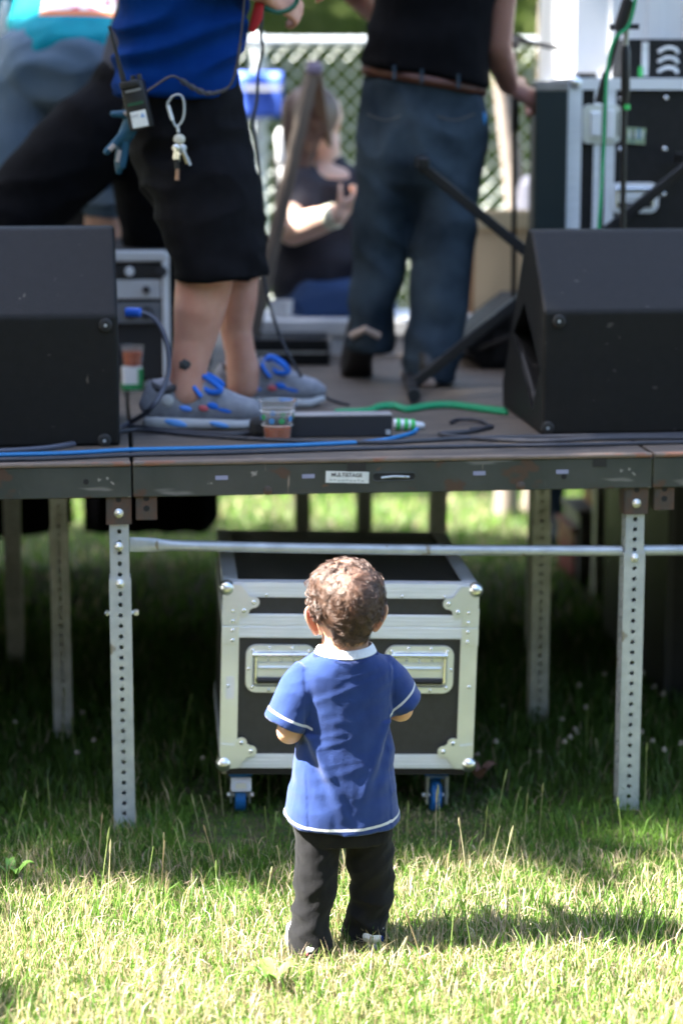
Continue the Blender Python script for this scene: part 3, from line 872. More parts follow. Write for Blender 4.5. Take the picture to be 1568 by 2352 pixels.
skirt('black skirt cloth hanging under the rear stage edge, second from left', 190, 503, 8.02, .86, 1224, 1)
skirt('black skirt cloth hanging under the rear stage edge, at the right', 1500, 2300, 8.10, .86, 1300, 6)
skirt('black skirt cloth hanging under the rear stage edge, far left behind the legs', -900, 168, 7.95, .86, 1236, 4)
# ------------------------------------------------------------------ the road case in front of the toddler
CW, CD, CH0, CH1 = .604, .68, .134, .583
case = thing('road_case', 'black flight case with bright aluminium edges on blue wheels under the stage', 'road case',
             (.0085, 5.015, 0), R(4.5))
case.rotation_euler = (0, R(1.55), R(4.5))
hw = CW / 2
MB().box((0, CD / 2, (CH0 + CH1) / 2), (CW - .008, CD - .008, CH1 - CH0 - .008), bev=.003).build('body', LAMINATE, case)
MB().box((0, CD / 2, CH0 - .011), (CW - .03, CD - .02, .020)).build('base_board', mat('black_base_board', (.02, .018, .018), .7), case)
def angle_x(name, z, up, y=0.0):
    m = MB(); s = 1 if up else -1
    h = .033
    m.box((0, -.0005, z - s * h / 2), (CW - .006, .003, h))
    for k in (-.35, 0, .35): m.box((0, -.0022, z - s * h / 2 + k * h * .8), (CW - .07, .0012, .0045))
    m.box((0, .0165, z - s * .0005 + s * .001), (CW - .006, .036, .003))
    return m.build(name, ALU, case)
angle_x('top_rail', CH1, True); angle_x('bottom_rail', CH0, False)
for sgn in (-1, 1):
    m = MB(); m.box((sgn * (hw - .0195), -.0035, (CH0 + CH1) / 2), (.039, .003, CH1 - CH0 - .05)); m.box((sgn * (hw + .0002), .018, (CH0 + CH1) / 2), (.003, .04, CH1 - CH0 - .05))
    m.build('corner_post', ZINC, case)
    m = MB(); m.box((sgn * (hw - .0012), CD / 2, CH1 - .016), (.003, CD - .03, .033)); m.box((sgn * (hw - .018), CD / 2, CH1 - .0008), (.034, CD - .08, .003))
    m.build('side_rail', ALU, case)
    m = MB(); m.box((sgn * (hw - .0012), CD / 2, CH0 + .016), (.003, CD - .03, .033)); m.build('side_rail', ALU, case)
    m = MB(); m.box((sgn * (hw - .001), CD / 2, .481), (.003, CD - .03, .052)); m.build('side_rail', ALU, case)
m = MB()
for zc_, h_ in ((.4955, .0285), (.4665, .0285)):
    m.box((0, -.0015, zc_), (CW - .076, .005, h_), bev=.0008, seg=1)
    for k in (-.3, 0, .3): m.box((0, -.0043, zc_ + k * h_), (CW - .076, .0012, .004))
m.build('lid_joint_rail', ALU, case)
rivet_me = None
def rivet(parent, x, y, z, s=1.0):
    global rivet_me
    if rivet_me is None:
        o = MB().lathe([(.0058, 0), (.0054, .0012), (.0036, .0026), (.0014, .0030), (.0008, .0024), (0, .0022)], 12).build('rivet', CHROME, parent, True)
        rivet_me = o.data
    else:
        o = link('rivet', rivet_me, parent)
    o.location = (x, y, z); o.rotation_euler = (R(90), 0, 0); o.scale = (s, s, s)
    return o
# ball corners: ball, and a plate with two lobes
def corner(sx, top):
    zc_ = CH1 - .014 if top else CH0 + .012
    s = 1 if top else -1
    xb = sx * (hw - .012)
    pl = MB()
    def lobe(cx, cz, r, n=14): return [(cx + r * math.cos(2 * math.pi * i / n), cz + r * math.sin(2 * math.pi * i / n)) for i in range(n)]
    a = math.pi / 4
    inx = -sx; inz = -s
    l1 = (inx * .060, inz * .030); l2 = (inx * .037, inz * .050)
    o1 = MB()
    # outline: from the post side round the two lobes to the rail side
    pts = [(sx * .012, s * .014), (inx * .030, s * .012), (inx * .050, inz * .016)]
    def arc(c, r, a0, a1, n=7): return [(c[0] + r * math.cos(a0 + (a1 - a0) * i / n), c[1] + r * math.sin(a0 + (a1 - a0) * i / n)) for i in range(n + 1)]
    b0 = math.atan2(inz, inx)
    dirn = 1 if (inx * inz) < 0 else 1
    rot = -1 if sx * s > 0 else 1
    pts += arc(l1, .0135, b0 - rot * -1.7 * 1 if False else b0 + rot * 1.75 * -1 * -1 * (1), b0 - rot * .9)
    pts += arc(l2, .0135, b0 + rot * .9, b0 - rot * 1.75)
    pts += [(inx * .020, inz * .044), (sx * .012, inz * .048)]
    o1.prism(pts, (-.0018, .0018), axis='y')
    co = o1.build('corner_plate', ZINC, case, False, (xb, -.0078, zc_))
    for l in (l1, l2): rivet(co, l[0], -.0018, l[1])
    bb = MB().sphere((0, 0, 0), .0188, 18, 12).build('ball_corner', CHROME if False else ZINC_BALL, case, True, (xb + sx * .004, -.001, zc_ + s * .003))
ZINC_BALL = mat('satin_zinc_ball', (.80, .82, .83), .30, 1.0, bump=.04, bscale=60)
for sx in (-1, 1):
    for top in (True, False): corner(sx, top)
# lid hinge plates on the posts
for sx in (-1, 1):
    for k, (z0, z1) in enumerate(((.482, .528), (.436, .481))):
        p_ = MB().box((0, 0, 0), (.040, .0026, z1 - z0 - .001), bev=.0012).build('hinge_plate', ZINC, case, False, (sx * (hw - .0175), -.0066, (z0 + z1) / 2))
        for dz in (-.012, .012): rivet(p_, -sx * .006, -.0012, dz, .85)
    rivet(case, sx * (hw - .015), -.005, .335, .8)
for x_ in (-.20, -.03, .12, .22): rivet(case, x_, -.0027, CH1 - .028, .65)
for x_ in (-.08, .09): rivet(case, x_, -.0027, CH0 + .027, .65)
MB().box((-hw + .02, -.0057, .33), (.020, .001, .055)).build('paper_label', WHITE, case)
# recessed spring handles
def rrect(w, h, r, n=6):
    out = []
    for cx, cz, a0 in ((w / 2 - r, h / 2 - r, 0), (-w / 2 + r, h / 2 - r, 90), (-w / 2 + r, -h / 2 + r, 180), (w / 2 - r, -h / 2 + r, 270)):
        for i in range(n + 1):
            a = R(a0 + 90 * i / n); out.append((cx + r * math.cos(a), cz + r * math.sin(a)))
    return out
def ring(mb, A, ya, B, yb):
    n = len(A); v = [(p[0], ya, p[1]) for p in A] + [(p[0], yb, p[1]) for p in B]
    mb.add(v, [(i, (i + 1) % n, n + (i + 1) % n, n + i) for i in range(n)])
def case_handle(cx, cz, mat_=None, parent=None, w=.166, h=.118, y0=0.0, name='handle', rv=True):
    mt = mat_ or ZINC; m = MB()
    o0 = rrect(w, h, .026); o1 = rrect(w - .003, h - .003, .025); i0 = rrect(w - .030, h - .030, .014); i1 = rrect(w - .040, h - .040, .010)
    ring(m, o0, 0, o1, -.0055); ring(m, o1, -.0055, i0, -.0055)
    i01 = rrect(w - .033, h - .033, .013); ring(m, i0, -.0055, i01, -.0075); ring(m, i01, -.0075, i1, .0)
    n = len(i1); m.add([(p[0], -.0008, p[1]) for p in i1], [tuple(range(n))])
    hd = m.build(name, mt, parent or case, True, (cx, y0, cz))
    # sprung grip: hinge bar on top, plate, black grip at the bottom
    g = MB().tube([(-w * .40, -.0095, h * .30), (w * .40, -.0095, h * .30)], .0058, 10); 
    g.tube([(-w * .36, -.0075, h * .27), (-w * .36, -.0085, -h * .27)], .0042, 8); g.tube([(w * .36, -.0075, h * .27), (w * .36, -.0085, -h * .27)], .0042, 8)
    g.build('bail', CHROME, hd, True)
    p = MB().box((0, -.0045, -.004), (w * .66, .002, .038), bev=.0008, seg=1); p.tube([(-w * .31, -.006, .004), (w * .31, -.006, .004)], .0042, 8)
    p.build('spring_plate', mt, hd, True)
    MB().tube([(-w * .33, -.0085, -h * .235), (w * .33, -.0085, -h * .235)], .0075, 10).build('grip', RUBBER, hd, True)
    if rv:
        for x_, z_ in ((-.066, .044), (-.027, .051), (.027, .051), (.066, .044), (-.0755, 0), (.0755, 0), (-.066, -.044), (-.027, -.051), (.027, -.051), (.066, -.044)):
            rivet(hd, x_, -.0055, z_, .8)
        for x_ in (-.03, 0, .03): rivet(hd, x_, -.0012, .021, .7)
    return hd
case_handle(-.164, .377); case_handle(.166, .377)
# wheels
FORK = mat('zinc_fork', (.55, .57, .58), .4, .9)
def caster(x_, y_, brake):
    z0 = CH0 - .021
    c = MB().box((0, 0, z0 - .003), (.095, .075, .005)).build('caster', FORK, case, False, (x_, y_, 0))
    MB().lathe([(.027, z0 - .022), (.030, z0 - .018), (.030, z0 - .006)], 20).build('swivel', CASTER_BLUE, c, True)
    wz = .041
    prof = [(.0, -.013), (.034, -.013), (.039, -.010), (.0405, 0), (.039, .010), (.034, .013), (.0, .013)]
    MB().lathe(prof, 26, Matrix.Translation((0, .006, wz)) @ Matrix.Rotation(R(90), 4, 'Y')).build('wheel', CASTER_BLUE, c, True)
    f = MB()
    for s in (-1, 1):
        f.box((s * .0225, .004, (z0 - .02 + wz - .014) / 2), (.004, .034, z0 - .02 - wz + .018))
    f.box((0, .004, z0 - .023), (.049, .036, .005))
    f.build('fork', FORK, c)
    MB().tube([(-.032, .006, wz), (.032, .006, wz)], .0062, 8).build('axle', CHROME_BOLT, c, True)
    if brake:
        MB().box((0, -.034, z0 - .034), (.05, .008, .036), (R(-20), 0, 0), bev=.002).build('brake_pedal', FORK, c)
        MB().box((0, -.0405, z0 - .036), (.026, .003, .013), (R(-20), 0, 0), bev=.001).build('brake_label', mat('cream_plastic', (.62, .60, .48), .5), c)
    else:
        MB().tube([(-.024, -.03, wz - .012), (-.024, -.032, z0 - .014), (.024, -.032, z0 - .014), (.024, -.03, wz - .012)], .0032, 8).build('guard', FORK, c, True)
for x_, y_, b_ in ((-.250, .070, True), (.226, .070, False), (-.250, CD - .08, False), (.226, CD - .08, False)): caster(x_, y_, b_)

# black storage case under the stage on the right, and blurred stuff behind it
def plain_case(label, loc, rz, w, d, h, edge, name='equipment_case', cat='equipment case'):
    t = thing(name, label, cat, loc, rz)
    MB().box((0, d / 2, h / 2 + .01), (w - .006, d - .006, h - .02), bev=.004).build('body', LAMINATE_OLD, t)
    e = MB()
    for sx in (-1, 1):
        e.box((sx * (w / 2 - .010), -.001, h / 2), (.020, .003, h - .02)); e.box((sx * (w / 2), d / 2, h - .012), (.003, d, .024))
    for z in (.02, h - .012): e.box((0, -.002, z), (w, .003, .022))
    e.build('edge_trim', edge, t)
    for z in (h * .5,):
        MB().box((0, -.004, z), (.12, .006, .06), bev=.002).build('latch', edge, t)
    return t
DARK_EDGE = mat('black_steel_edge', (.03, .03, .032), .5, .4)
plain_case('tall black equipment case standing in the shade under the right stage platform', G(1640, 1640) + Vector((.26, .1, 0)), YAW, .80, .8, .78, DARK_EDGE)
def crate(label, px, py, Y, w, h, m_):
    q = P(px, py, Y); t = thing('plastic_crate', label, 'crate', (q.x, Y, 0), .1)
    b = MB()
    b.box((0, .13, .012), (w, .26, .02)); b.box((0, 0, h / 2), (w, .012, h)); b.box((0, .26, h / 2), (w, .012, h))
    for s in (-1, 1): b.box((s * (w / 2 - .006), .13, h / 2), (.012, .25, h))
    b.build('tub', m_, t); MB().box((0, .13, h - .01), (w + .02, .29, .016), bev=.004).build('rim', m_, t)
    return t
crate('orange plastic crate behind the stage, seen low at the right between the legs', 1398, 1170, 7.62, .075, .33, mat('orange_plastic', (.22, .09, .01), .5))
crate('grey plastic crate beside the orange crate behind the stage legs', 1352, 1170, 7.66, .07, .27, mat('grey_plastic', (.10, .095, .10), .5))
crate('dark red plastic crate left of the grey crate behind the stage legs', 1328, 1180, 7.70, .035, .20, mat('dark_red_plastic', (.12, .01, .015), .5))

# ------------------------------------------------------------------ floor monitors
def side_pt(px, py, o, rz):
    """where the left side plane of a monitor is seen at (px, py): local (y, z)"""
    n = Vector((math.cos(rz), math.sin(rz), 0)); vv = Vector((-math.sin(rz), math.cos(rz), 0))
    d = ray(px, py); t = (Vector(o) - Vector((0, 0, CAM_H))).dot(n) / d.dot(n)
    q = Vector((0, 0, CAM_H)) + d * t - Vector(o)
    return q.dot(vv), q.z
def monitor(label, loc, rz, w, prof, slot=None, x0=0.0, pads=()):
    t = thing('stage_monitor', label, 'stage monitor', loc, rz, 'black stage monitors')
    bm = bmesh.new(); n = len(prof)
    A = [bm.verts.new((x0, p[0], p[1])) for p in prof]; B = [bm.verts.new((x0 + w, p[0], p[1])) for p in prof]
    for i in range(n): bm.faces.new((A[i], A[(i + 1) % n], B[(i + 1) % n], B[i]))
    bm.faces.new(B)
    if slot:
        H = [bm.verts.new((x0, p[0], p[1])) for p in slot]; m = len(slot)
        es = [bm.edges.get((A[i], A[(i + 1) % n])) for i in range(n)] + [bm.edges.new((H[i], H[(i + 1) % m])) for i in range(m)]
        bmesh.ops.triangle_fill(bm, edges=es, use_beauty=True)
        I = [bm.verts.new((x0 + .075, p[0] + .01, p[1])) for p in slot]
        for i in range(m): bm.faces.new((H[i], H[(i + 1) % m], I[(i + 1) % m], I[i]))
        bm.faces.new(I)
    else: bm.faces.new(A)
    bmesh.ops.recalc_face_normals(bm, faces=bm.faces)
    es = [e for e in bm.edges if len(e.link_faces) == 2 and R(20) < e.calc_face_angle(0) < R(170) and not (slot and all(abs(v.co.x - x0) < 1e-6 for v in e.verts) and all(v in H for v in e.verts))]
    if slot: es = [e for e in es if not any(v in I for v in e.verts) and not any(v in H for v in e.verts)]
    bmesh.ops.bevel(bm, geom=es, offset=.009, segments=3, affect='EDGES', profile=.5)
    me = bpy.data.meshes.new('cabinet'); bm.to_mesh(me); bm.free(); me.materials.append(BLACK_PAINT)
    link('cabinet', me, t)
    a, b = prof[-2], prof[-1]
    # steel grille on the sloping front that faces the players
    gp = [(p, q) for p, q in ((prof[3], prof[4]),)][0]
    c = Vector((x0 + w / 2, (gp[0][0] + gp[1][0]) / 2, (gp[0][1] + gp[1][1]) / 2)); L = math.hypot(gp[1][0] - gp[0][0], gp[1][1] - gp[0][1])
    an = math.atan2(gp[1][1] - gp[0][1], gp[1][0] - gp[0][0])
    MB().box((0, 0, 0), (w - .05, L - .04, .006)).build('grille', RUBBER, t, False, c + Vector((0, .004, .004)), (an, 0, 0))
    for (x_, z_) in pads:
        p_ = MB().lathe([(.0165, 0), (.0165, .006), (.013, .0085), (.006, .0085), (.0055, .006), (0, .006)], 18).build('rubber_foot', RUBBER, t, True, (x_, -.0005, z_), (R(90), 0, 0))
        MB().lathe([(.004, 0), (.004, .0015), (0, .002)], 8).build('screw', GALV, p_, True, (0, 0, .0062))
    return t
PROF = [(0, 0), (0, .309), (.185, .497), (.235, .499), (.56, .07), (.55, 0)]
ro = G(1243, 1001, DECK)
slot = [side_pt(a, b, ro, YAW) for a, b in ((1203, 694), (1239, 851), (1221, 944), (1179, 762))]
rmon = monitor('large black stage monitor with a handle slot in its side, right', ro, YAW, .72, PROF, slot, 0, ((.038, .285), (.014, .02), (.45, .285)))
hb = MB().tube([(.012, slot[3][0] + .02, slot[3][1] - .01), (.012, slot[2][0] - .005, slot[2][1] + .02)], .008, 8)
hb.build('handle', RUBBER, rmon, True)
lo = G(277, 1024, DECK)
lmon = monitor('large black stage monitor with a grey cable plugged in, left', lo, YAW + R(1.0), .72, [(0, 0), (0, .315), (.185, .515), (.235, .517), (.56, .07), (.55, 0)], None, -.72, ((-.03, .292), (-.038, .014)))

# ------------------------------------------------------------------ things on the stage
# big road case on the right
bc = P(1300, 400, 6.35); BH = P(1400, 180, 6.35).z
big = thing('road_case', 'tall black road case with aluminium edges and a butterfly latch, behind the right monitor', 'road case', (bc.x, 6.35, DECK), YAW)
bh = BH - DECK; k_ = .00125
MB().box((.35, .3, bh / 2), (.69, .59, bh - .01), bev=.003).build('body', LAMINATE_OLD, big)
for x_, w_ in ((.0205, .041), (.087, .020), (.125, .028), (.68, .04)):
    m = MB().box((x_, -.002, bh / 2), (w_, .006, bh - .02))
    m.build('upright_edge', ALU, big)
MB().box((.35, -.004, bh - .016), (.70, .006, .032)).box((.35, .29, bh - .0005), (.70, .58, .003)).build('top_edge', ALU, big)
MB().sphere((.02, .0, bh - .012), .02, 16, 10).build('ball_corner', ZINC_BALL, big, True)
lt = MB(); o_ = rrect(.112, .112, .016); ring(lt, o_, 0, rrect(.108, .108, .014), -.006); lt.add([(p[0], -.006, p[1]) for p in rrect(.108, .108, .014)], [tuple(range(28))])
zl = P(1376, 285, 6.35).z - DECK
lt = lt.build('latch', ZINC, big, False, (.098, -.006, zl))
MB().box((-.02, -.012, 0), (.03, .012, .07), bev=.004).box((.025, -.012, 0), (.022, .008, .085), bev=.004).build('latch_key', ALU, lt)
MB().box((.004, -.0072, 0), (.006, .003, .104)).box((.047, -.0072, 0), (.004, .003, .07)).build('latch_gap', HOLE_DARK, lt)
hb_ = case_handle(.200, P(1452, 455, 6.35).z - DECK, ALU, big, .145, .088, -.002, 'handle', False)
for x_, py in ((.286, 225), (.286, 343), (.286, 447), (.155, 228), (.155, 343)):
    rivet(big, x_, -.003, P(1400, py, 6.35).z - DECK, 1.3)
stk = MB().box((0, 0, 0), (.056, .002, .046), (0, R(4), 0)).build('sticker', mat('pale_green_sticker', (.36, .46, .26), .5, 0, (.20, .30, .22), 50, .4, .6), big, False, (.200, -.004, P(1460, 312, 6.35).z - DECK))
for i in range(5): MB().box((-.018 + i * .009, -.0016, .004), (.0045, .001, .022 + .006 * (i % 2))).build('printed_bar', [STICKER, INK, STICKER, CABLE_BLUE, STICKER][i], stk)
for i in range(7):
    pass
# dark teal box left of it
tb = P(1226, 400, 6.30)
teal = thing('tall_box', 'tall dark teal box with a grey top edge, left of the tall road case', 'box', (tb.x, 6.30, DECK), R(-6))
th_ = P(1260, 188, 6.30).z - DECK
MB().box((.046, .13, th_ / 2), (.092, .26, th_), bev=.006).build('body', TEAL_BOX, teal)
MB().box((.046, .13, th_ - .012), (.096, .264, .030), bev=.006).build('top_edge', mat('grey_edge_trim', (.20, .20, .19), .6, 0, (.26, .26, .25), 20), teal)
MB().box((.046, -.001, .03), (.094, .01, .04), bev=.003).build('base_trim', TEAL_BOX, teal)
# white cabinet on top of the road case
wc = P(1297, 100, 6.62)
wh = thing('white_cabinet', 'tall white cabinet standing on the road case, at the top right', 'cabinet', (wc.x, 6.62, BH), YAW)
m = MB(); m.prism([(0, .03), (.03, 0), (.60, 0), (.60, .40), (0, .40)], (.002, .75), axis='z')
m.build('body', WHITE, wh, False, bevel=.004)
for x_ in (.16, .27, .38, .49): MB().box((x_, -.003, .40), (.05, .006, .66), bev=.002).build('rib', WHITE, wh)
MB().box((.06, .01, .01), (.07, .04, .018), bev=.003).build('foot', RUBBER, wh)
# black box with white marks in front of the cabinet
bb_ = P(1432, 135, 6.42)
bk = thing('black_box', 'black equipment box with white marks, on the road case before the white cabinet', 'equipment box', (bb_.x, 6.42, BH), YAW)
hz = P(1500, 90, 6.42).z - BH
MB().box((.25, .08, hz / 2 + .001), (.5, .15, hz), bev=.004).build('body', LAMINATE_OLD, bk)
MB().box((.062, .002, hz / 2), (.020, .004, hz * .86)).build('white_bar', STICKER, bk); MB().box((.05, .001, .02), (.012, .004, .03)).build('green_tab', GREEN_TAPE, bk)
sm = MB()
for z_ in (.25, .5, .75):
    sm.tube(spline([(.10, -.001, hz * z_ - .008), (.125, -.001, hz * z_ + .004), (.15, -.001, hz * z_), (.158, -.001, hz * z_ - .012)], 4), .006, 6)
sm.build('white_mark', STICKER, bk, True)

# microphone stands
BLACK_METAL = mat('black_stand_metal', (.018, .018, .02), .4, .3)
def tripod_base(t, z0=0.0, r=.26):
    for k in range(3):
        a = k * 2 * math.pi / 3 + .5
        MB().tube([(0, 0, z0 + .11), (r * .9 * math.cos(a), r * .9 * math.sin(a), z0 + .014), (r * math.cos(a), r * math.sin(a), z0 + .010)], .008, 8).build('leg', BLACK_METAL, t, True)
ms = thing('microphone_stand', 'black boom microphone stand with a green cable, behind the right monitor', 'microphone stand', Vector((P(1433, 500, 5.95).x, 5.95, DECK)))
o_ = ms.location
def L(px, py, Y, o): return P(px, py, Y) - Vector(o)
MB().tube([(0, 0, .09), L(1433, 214, 5.95, o_)], .0078, 10).build('lower_pole', BLACK_METAL, ms, True)
MB().tube([L(1433, 236, 5.95, o_), L(1435, 214, 5.95, o_), L(1436, 118, 5.95, o_), L(1436, 105, 5.95, o_)], [.010, .0125, .0125, .009], 12).build('sleeve', BLACK_METAL, ms, True)
MB().tube([L(1436, 105, 5.95, o_), L(1438, 60, 5.95, o_)], .0075, 10).build('upper_pole', GALV_OLD, ms, True)
MB().tube([L(1400, 63, 5.93, o_), L(1412, 62, 5.93, o_), L(1455, 61, 5.93, o_), L(1466, 61, 5.93, o_)], [.010, .0075, .0075, .008], 10).build('clutch', BLACK_METAL, ms, True)
MB().tube([L(1480, -140, 5.92, o_), L(1447, -20, 5.92, o_), L(1392, 170, 5.92, o_)], .0075, 10).build('boom', BLACK_METAL, ms, True)
MB().tube([L(1442, 0, 5.915, o_), L(1420, 72, 5.915, o_)], .017, 12).build('boom_grip', BLACK_METAL, ms, True)
MB().tube([L(1391, 168, 5.92, o_), L(1374, 236, 5.92, o_)], .0105, 12).build('counterweight', BLACK_METAL, ms, True)
MB().tube([L(1437, 240, 5.95, o_), L(1437, 252, 5.95, o_)], .0105, 10).build('green_tape', GREEN_TAPE, ms, True)
tripod_base(ms)
mm = MB().tube([L(1480, -140, 5.92, o_), L(1492, -190, 5.92, o_)], [.014, .02], 12).sphere(L(1496, -215, 5.92, o_), .026, 14, 9); mm.build('microphone', BLACK_METAL, ms, True)
gc = spline([P(a, b, 5.90) for a, b in ((1490, -150), (1462, -20), (1452, 30), (1440, 62), (1414, 86), (1401, 118), (1393, 170), (1389, 250), (1386, 330), (1380, 440), (1374, 530), (1370, 640))] + [Dk(1370, 905)], 6)
tag(MB().tube(gc, .0046, 8).build('microphone_cable', CABLE_GREEN, None, True), 'bright green cable hanging down the boom microphone stand', 'cable')
ms2 = thing('microphone_stand', 'thin black microphone stand with a level boom beside the hand of the man in jeans', 'microphone stand', Vector((P(1182, 500, 6.7).x, 6.7, DECK)))
o_ = ms2.location
MB().tube([(0, 0, .09), L(1182, 118, 6.7, o_)], .0078, 10).build('pole', BLACK_METAL, ms2, True)
MB().tube([L(1182, 300, 6.7, o_), L(1182, 205, 6.7, o_)], .012, 10).build('sleeve', BLACK_METAL, ms2, True)
MB().tube([L(1168, 82, 6.68, o_), L(1215, 98, 6.68, o_), L(1312, 117, 6.68, o_)], [.010, .0085, .0065], 10).build('boom', BLACK_METAL, ms2, True)
MB().sphere(L(1178, 100, 6.68, o_), .02, 12, 8).build('clutch', BLACK_METAL, ms2, True)
tripod_base(ms2)
# folding X keyboard stand
ks = thing('keyboard_stand', 'black folding keyboard stand with crossed legs, between the man in jeans and the right monitor', 'keyboard stand', Vector((P(1265, 640, 6.15).x, 6.15, DECK)))
o_ = ks.location
def bar(name, a, b, w, parent, mat_):
    a, b = Vector(a), Vector(b); d = b - a
    M = Matrix.Translation((a + b) / 2) @ d.to_track_quat('X', 'Z').to_matrix().to_4x4()
    m = MB(); m.box((0, 0, 0), (d.length, w, w), M, bev=.004); return m.build(name, mat_, parent)
bar('tube', L(968, 382, 6.17, o_), L(1590, 893, 6.17, o_), .029, ks, BLACK_METAL); bar('tube', L(945, 886, 6.13, o_), L(1585, 376, 6.13, o_), .029, ks, BLACK_METAL)
for (px_, py, Y) in ((968, 382, 6.17), (1585, 376, 6.13)):
    q = L(px_, py, Y, o_); bar('arm', q + Vector((0, -.16, .012)), q + Vector((0, .22, .012)), .03, ks, BLACK_METAL)
for (px_, py, Y) in ((945, 886, 6.13), (1590, 893, 6.17)):
    q = L(px_, py, Y, o_); bar('foot_bar', q + Vector((0, -.18, 0)), q + Vector((0, .2, 0)), .028, ks, BLACK_METAL)
    for dy in (-.19, .21): MB().tube([q + Vector((0, dy - .014, -.002)), q + Vector((0, dy + .014, -.002))], .018, 10).build('rubber_foot', RUBBER, ks, True)
MB().lathe([(.03, -.03), (.03, .03), (.012, .04), (0, .04)], 16, Matrix.Rotation(R(90), 4, 'X')).build('pivot_knob', BLACK_METAL, ks, True)
# small black speaker lying behind the keyboard stand
q = P(1062, 800, 6.75)
sp = thing('floor_speaker', 'small wedge shaped black speaker on the deck behind the crossed stand', 'speaker', (q.x, 6.75, DECK), YAW)
def lx(px, py): r_ = P(px, py, 6.75); return (r_.x - q.x, max(0.0, r_.z - DECK))
MB().prism([lx(1062, 792), lx(1195, 690), lx(1330, 690), lx(1330, 880), lx(1108, 880)], (0, .34), axis='y').build('cabinet', BLACK_PAINT, sp, False, bevel=.006)
MB().box((.2, -.003, .07), (.2, .006, .09)).build('grille', RUBBER, sp)

# amplifier rack left of the legs
ar = P(391, 700, 6.45); az = P(330, 573, 6.45).z - DECK
rk = thing('amplifier_rack', 'open silver amplifier rack with knobs and sockets, beside the left monitor', 'amplifier rack', (ar.x, 6.45, DECK), YAW)
def rz_(py): return P(330, py, 6.45).z - DECK
MB().box((-.26, .31, az / 2), (.514, .6, az), bev=.012).build('shell', mat('dark_rack_shell', (.018, .018, .02), .6), rk)
for x_ in (-.012, -.50): MB().box((x_, -.004, az / 2), (.022, .01, az - .015), bev=.003).build('rack_post', ALU, rk)
MB().box((-.26, -.006, az - .018), (.50, .016, .034), bev=.007).build('top_rail', mat('satin_white_metal', (.62, .63, .65), .4, .2), rk)
def panel(name, y0, y1, mat_):
    a, b = rz_(y0), rz_(y1); return MB().box((-.255, -.004, (a + b) / 2), (.455, .01, abs(a - b) - .003), bev=.001, seg=1).build(name, mat_, rk)
pa = panel('front_panel', 608, 636, mat('black_panel', (.02, .02, .022), .4)); pb = panel('front_panel', 640, 686, mat('silver_panel', (.58, .60, .64), .4, .3)); pc = panel('front_panel', 692, 742, mat('grey_panel', (.16, .17, .19), .5))
def knob(parent, px_, py, r, mat_):
    MB().lathe([(r, 0), (r, .010), (r * .8, .014), (0, .014)], 16).build('knob', mat_, parent, True, (P(px_, py, 6.45).x - ar.x, -.009, rz_(py)), (R(90), 0, 0))
knob(pa, 298, 622, .014, ALU); knob(pa, 372, 622, .016, INK); knob(pb, 336, 664, .011, INK)
for px_ in (300, 338): knob(pc, px_, 716, .018, INK); knob(pc, px_ + 2, 718, .009, GALV)

# beer cups and the carton
def beer_cup(label, loc, h, r0, r1, fill, band):
    t = thing('beer_cup', label, 'cup', loc, .3, 'plastic beer cups')
    MB().lathe([(0.001, .003), (r0 - .0016, .0032), (r1 - .0016, h - .002), (r1 + .0012, h - .002), (r1 + .0016, h), (r1 + .001, h + .0015), (r1 - .0005, h - .0004), (r0, 0.0), (0.001, 0.0)], 32).build('cup', CUP, t, True)
    rf = r0 + (r1 - r0) * fill / h
    MB().lathe([(0.001, .0045), (r0 - .0026, .0045), (rf - .0026, fill), (0.001, fill)], 32).build('beer', BEER, t, True)
    if band:
        for k in range(10):
            a = k * .63; zz = h * .55; rr_ = r0 + (r1 - r0) * zz / h + .0006
            MB().sphere((0, 0, 0), .0075, 8, 5, (1, .12, 1)).build('printed_dot', [mat_dot_g, mat_dot_b][k % 2], t, True, (rr_ * math.sin(a), -rr_ * math.cos(a), zz + .004 * (k % 3 - 1)), (0, 0, a))
        MB().tube([((r0 + (r1 - r0) * .38 + .0003) * math.cos(i * .2618), (r0 + (r1 - r0) * .38 + .0003) * math.sin(i * .2618), h * .38) for i in range(25)], .0009, 5, False).build('printed_line', STICKER, t, True)
        MB().tube([((r0 + (r1 - r0) * .74 + .0003) * math.cos(i * .2618), (r0 + (r1 - r0) * .74 + .0003) * math.sin(i * .2618), h * .74) for i in range(25)], .0009, 5, False).build('printed_line', STICKER, t, True)
    return t
mat_dot_g = mat('green_print', (.03, .30, .09), .5); mat_dot_b = mat('blue_print', (.06, .25, .55), .5)
beer_cup('clear plastic cup a third full of amber beer on the front edge of the stage', Dk(637, 1009), .098, .033, .046, .030, True)
ct = Dk(304, 896)
cb = thing('drink_carton', 'small white and green carton standing on the deck beside the amplifier rack', 'carton', ct, .2)
ch = P(304, 842, ct.y).z - DECK
MB().box((0, 0, ch / 2), (.056, .05, ch), bev=.003).build('box', WHITE, cb)
MB().box((0, -.001, .012), (.058, .052, .016)).box((.022, -.001, ch / 2), (.014, .052, ch * .9)).build('green_print', mat('carton_green', (.02, .26, .08), .5), cb)
beer_cup('half full plastic cup of orange beer standing on the white and green carton', ct + Vector((.002, 0, ch + .001)), .06, .026, .034, .042, False)
tag(MB().sphere((0, 0, .012), .02, 10, 6, (1.2, .8, .7)).box((.012, -.01, .016), (.03, .02, .012), (.3, .5, .2), bev=.004).build('paper_tissue', WHITE, None, True, loc=Dk(352, 893)), 'crumpled white tissue on the deck behind the grey cable', 'tissue')

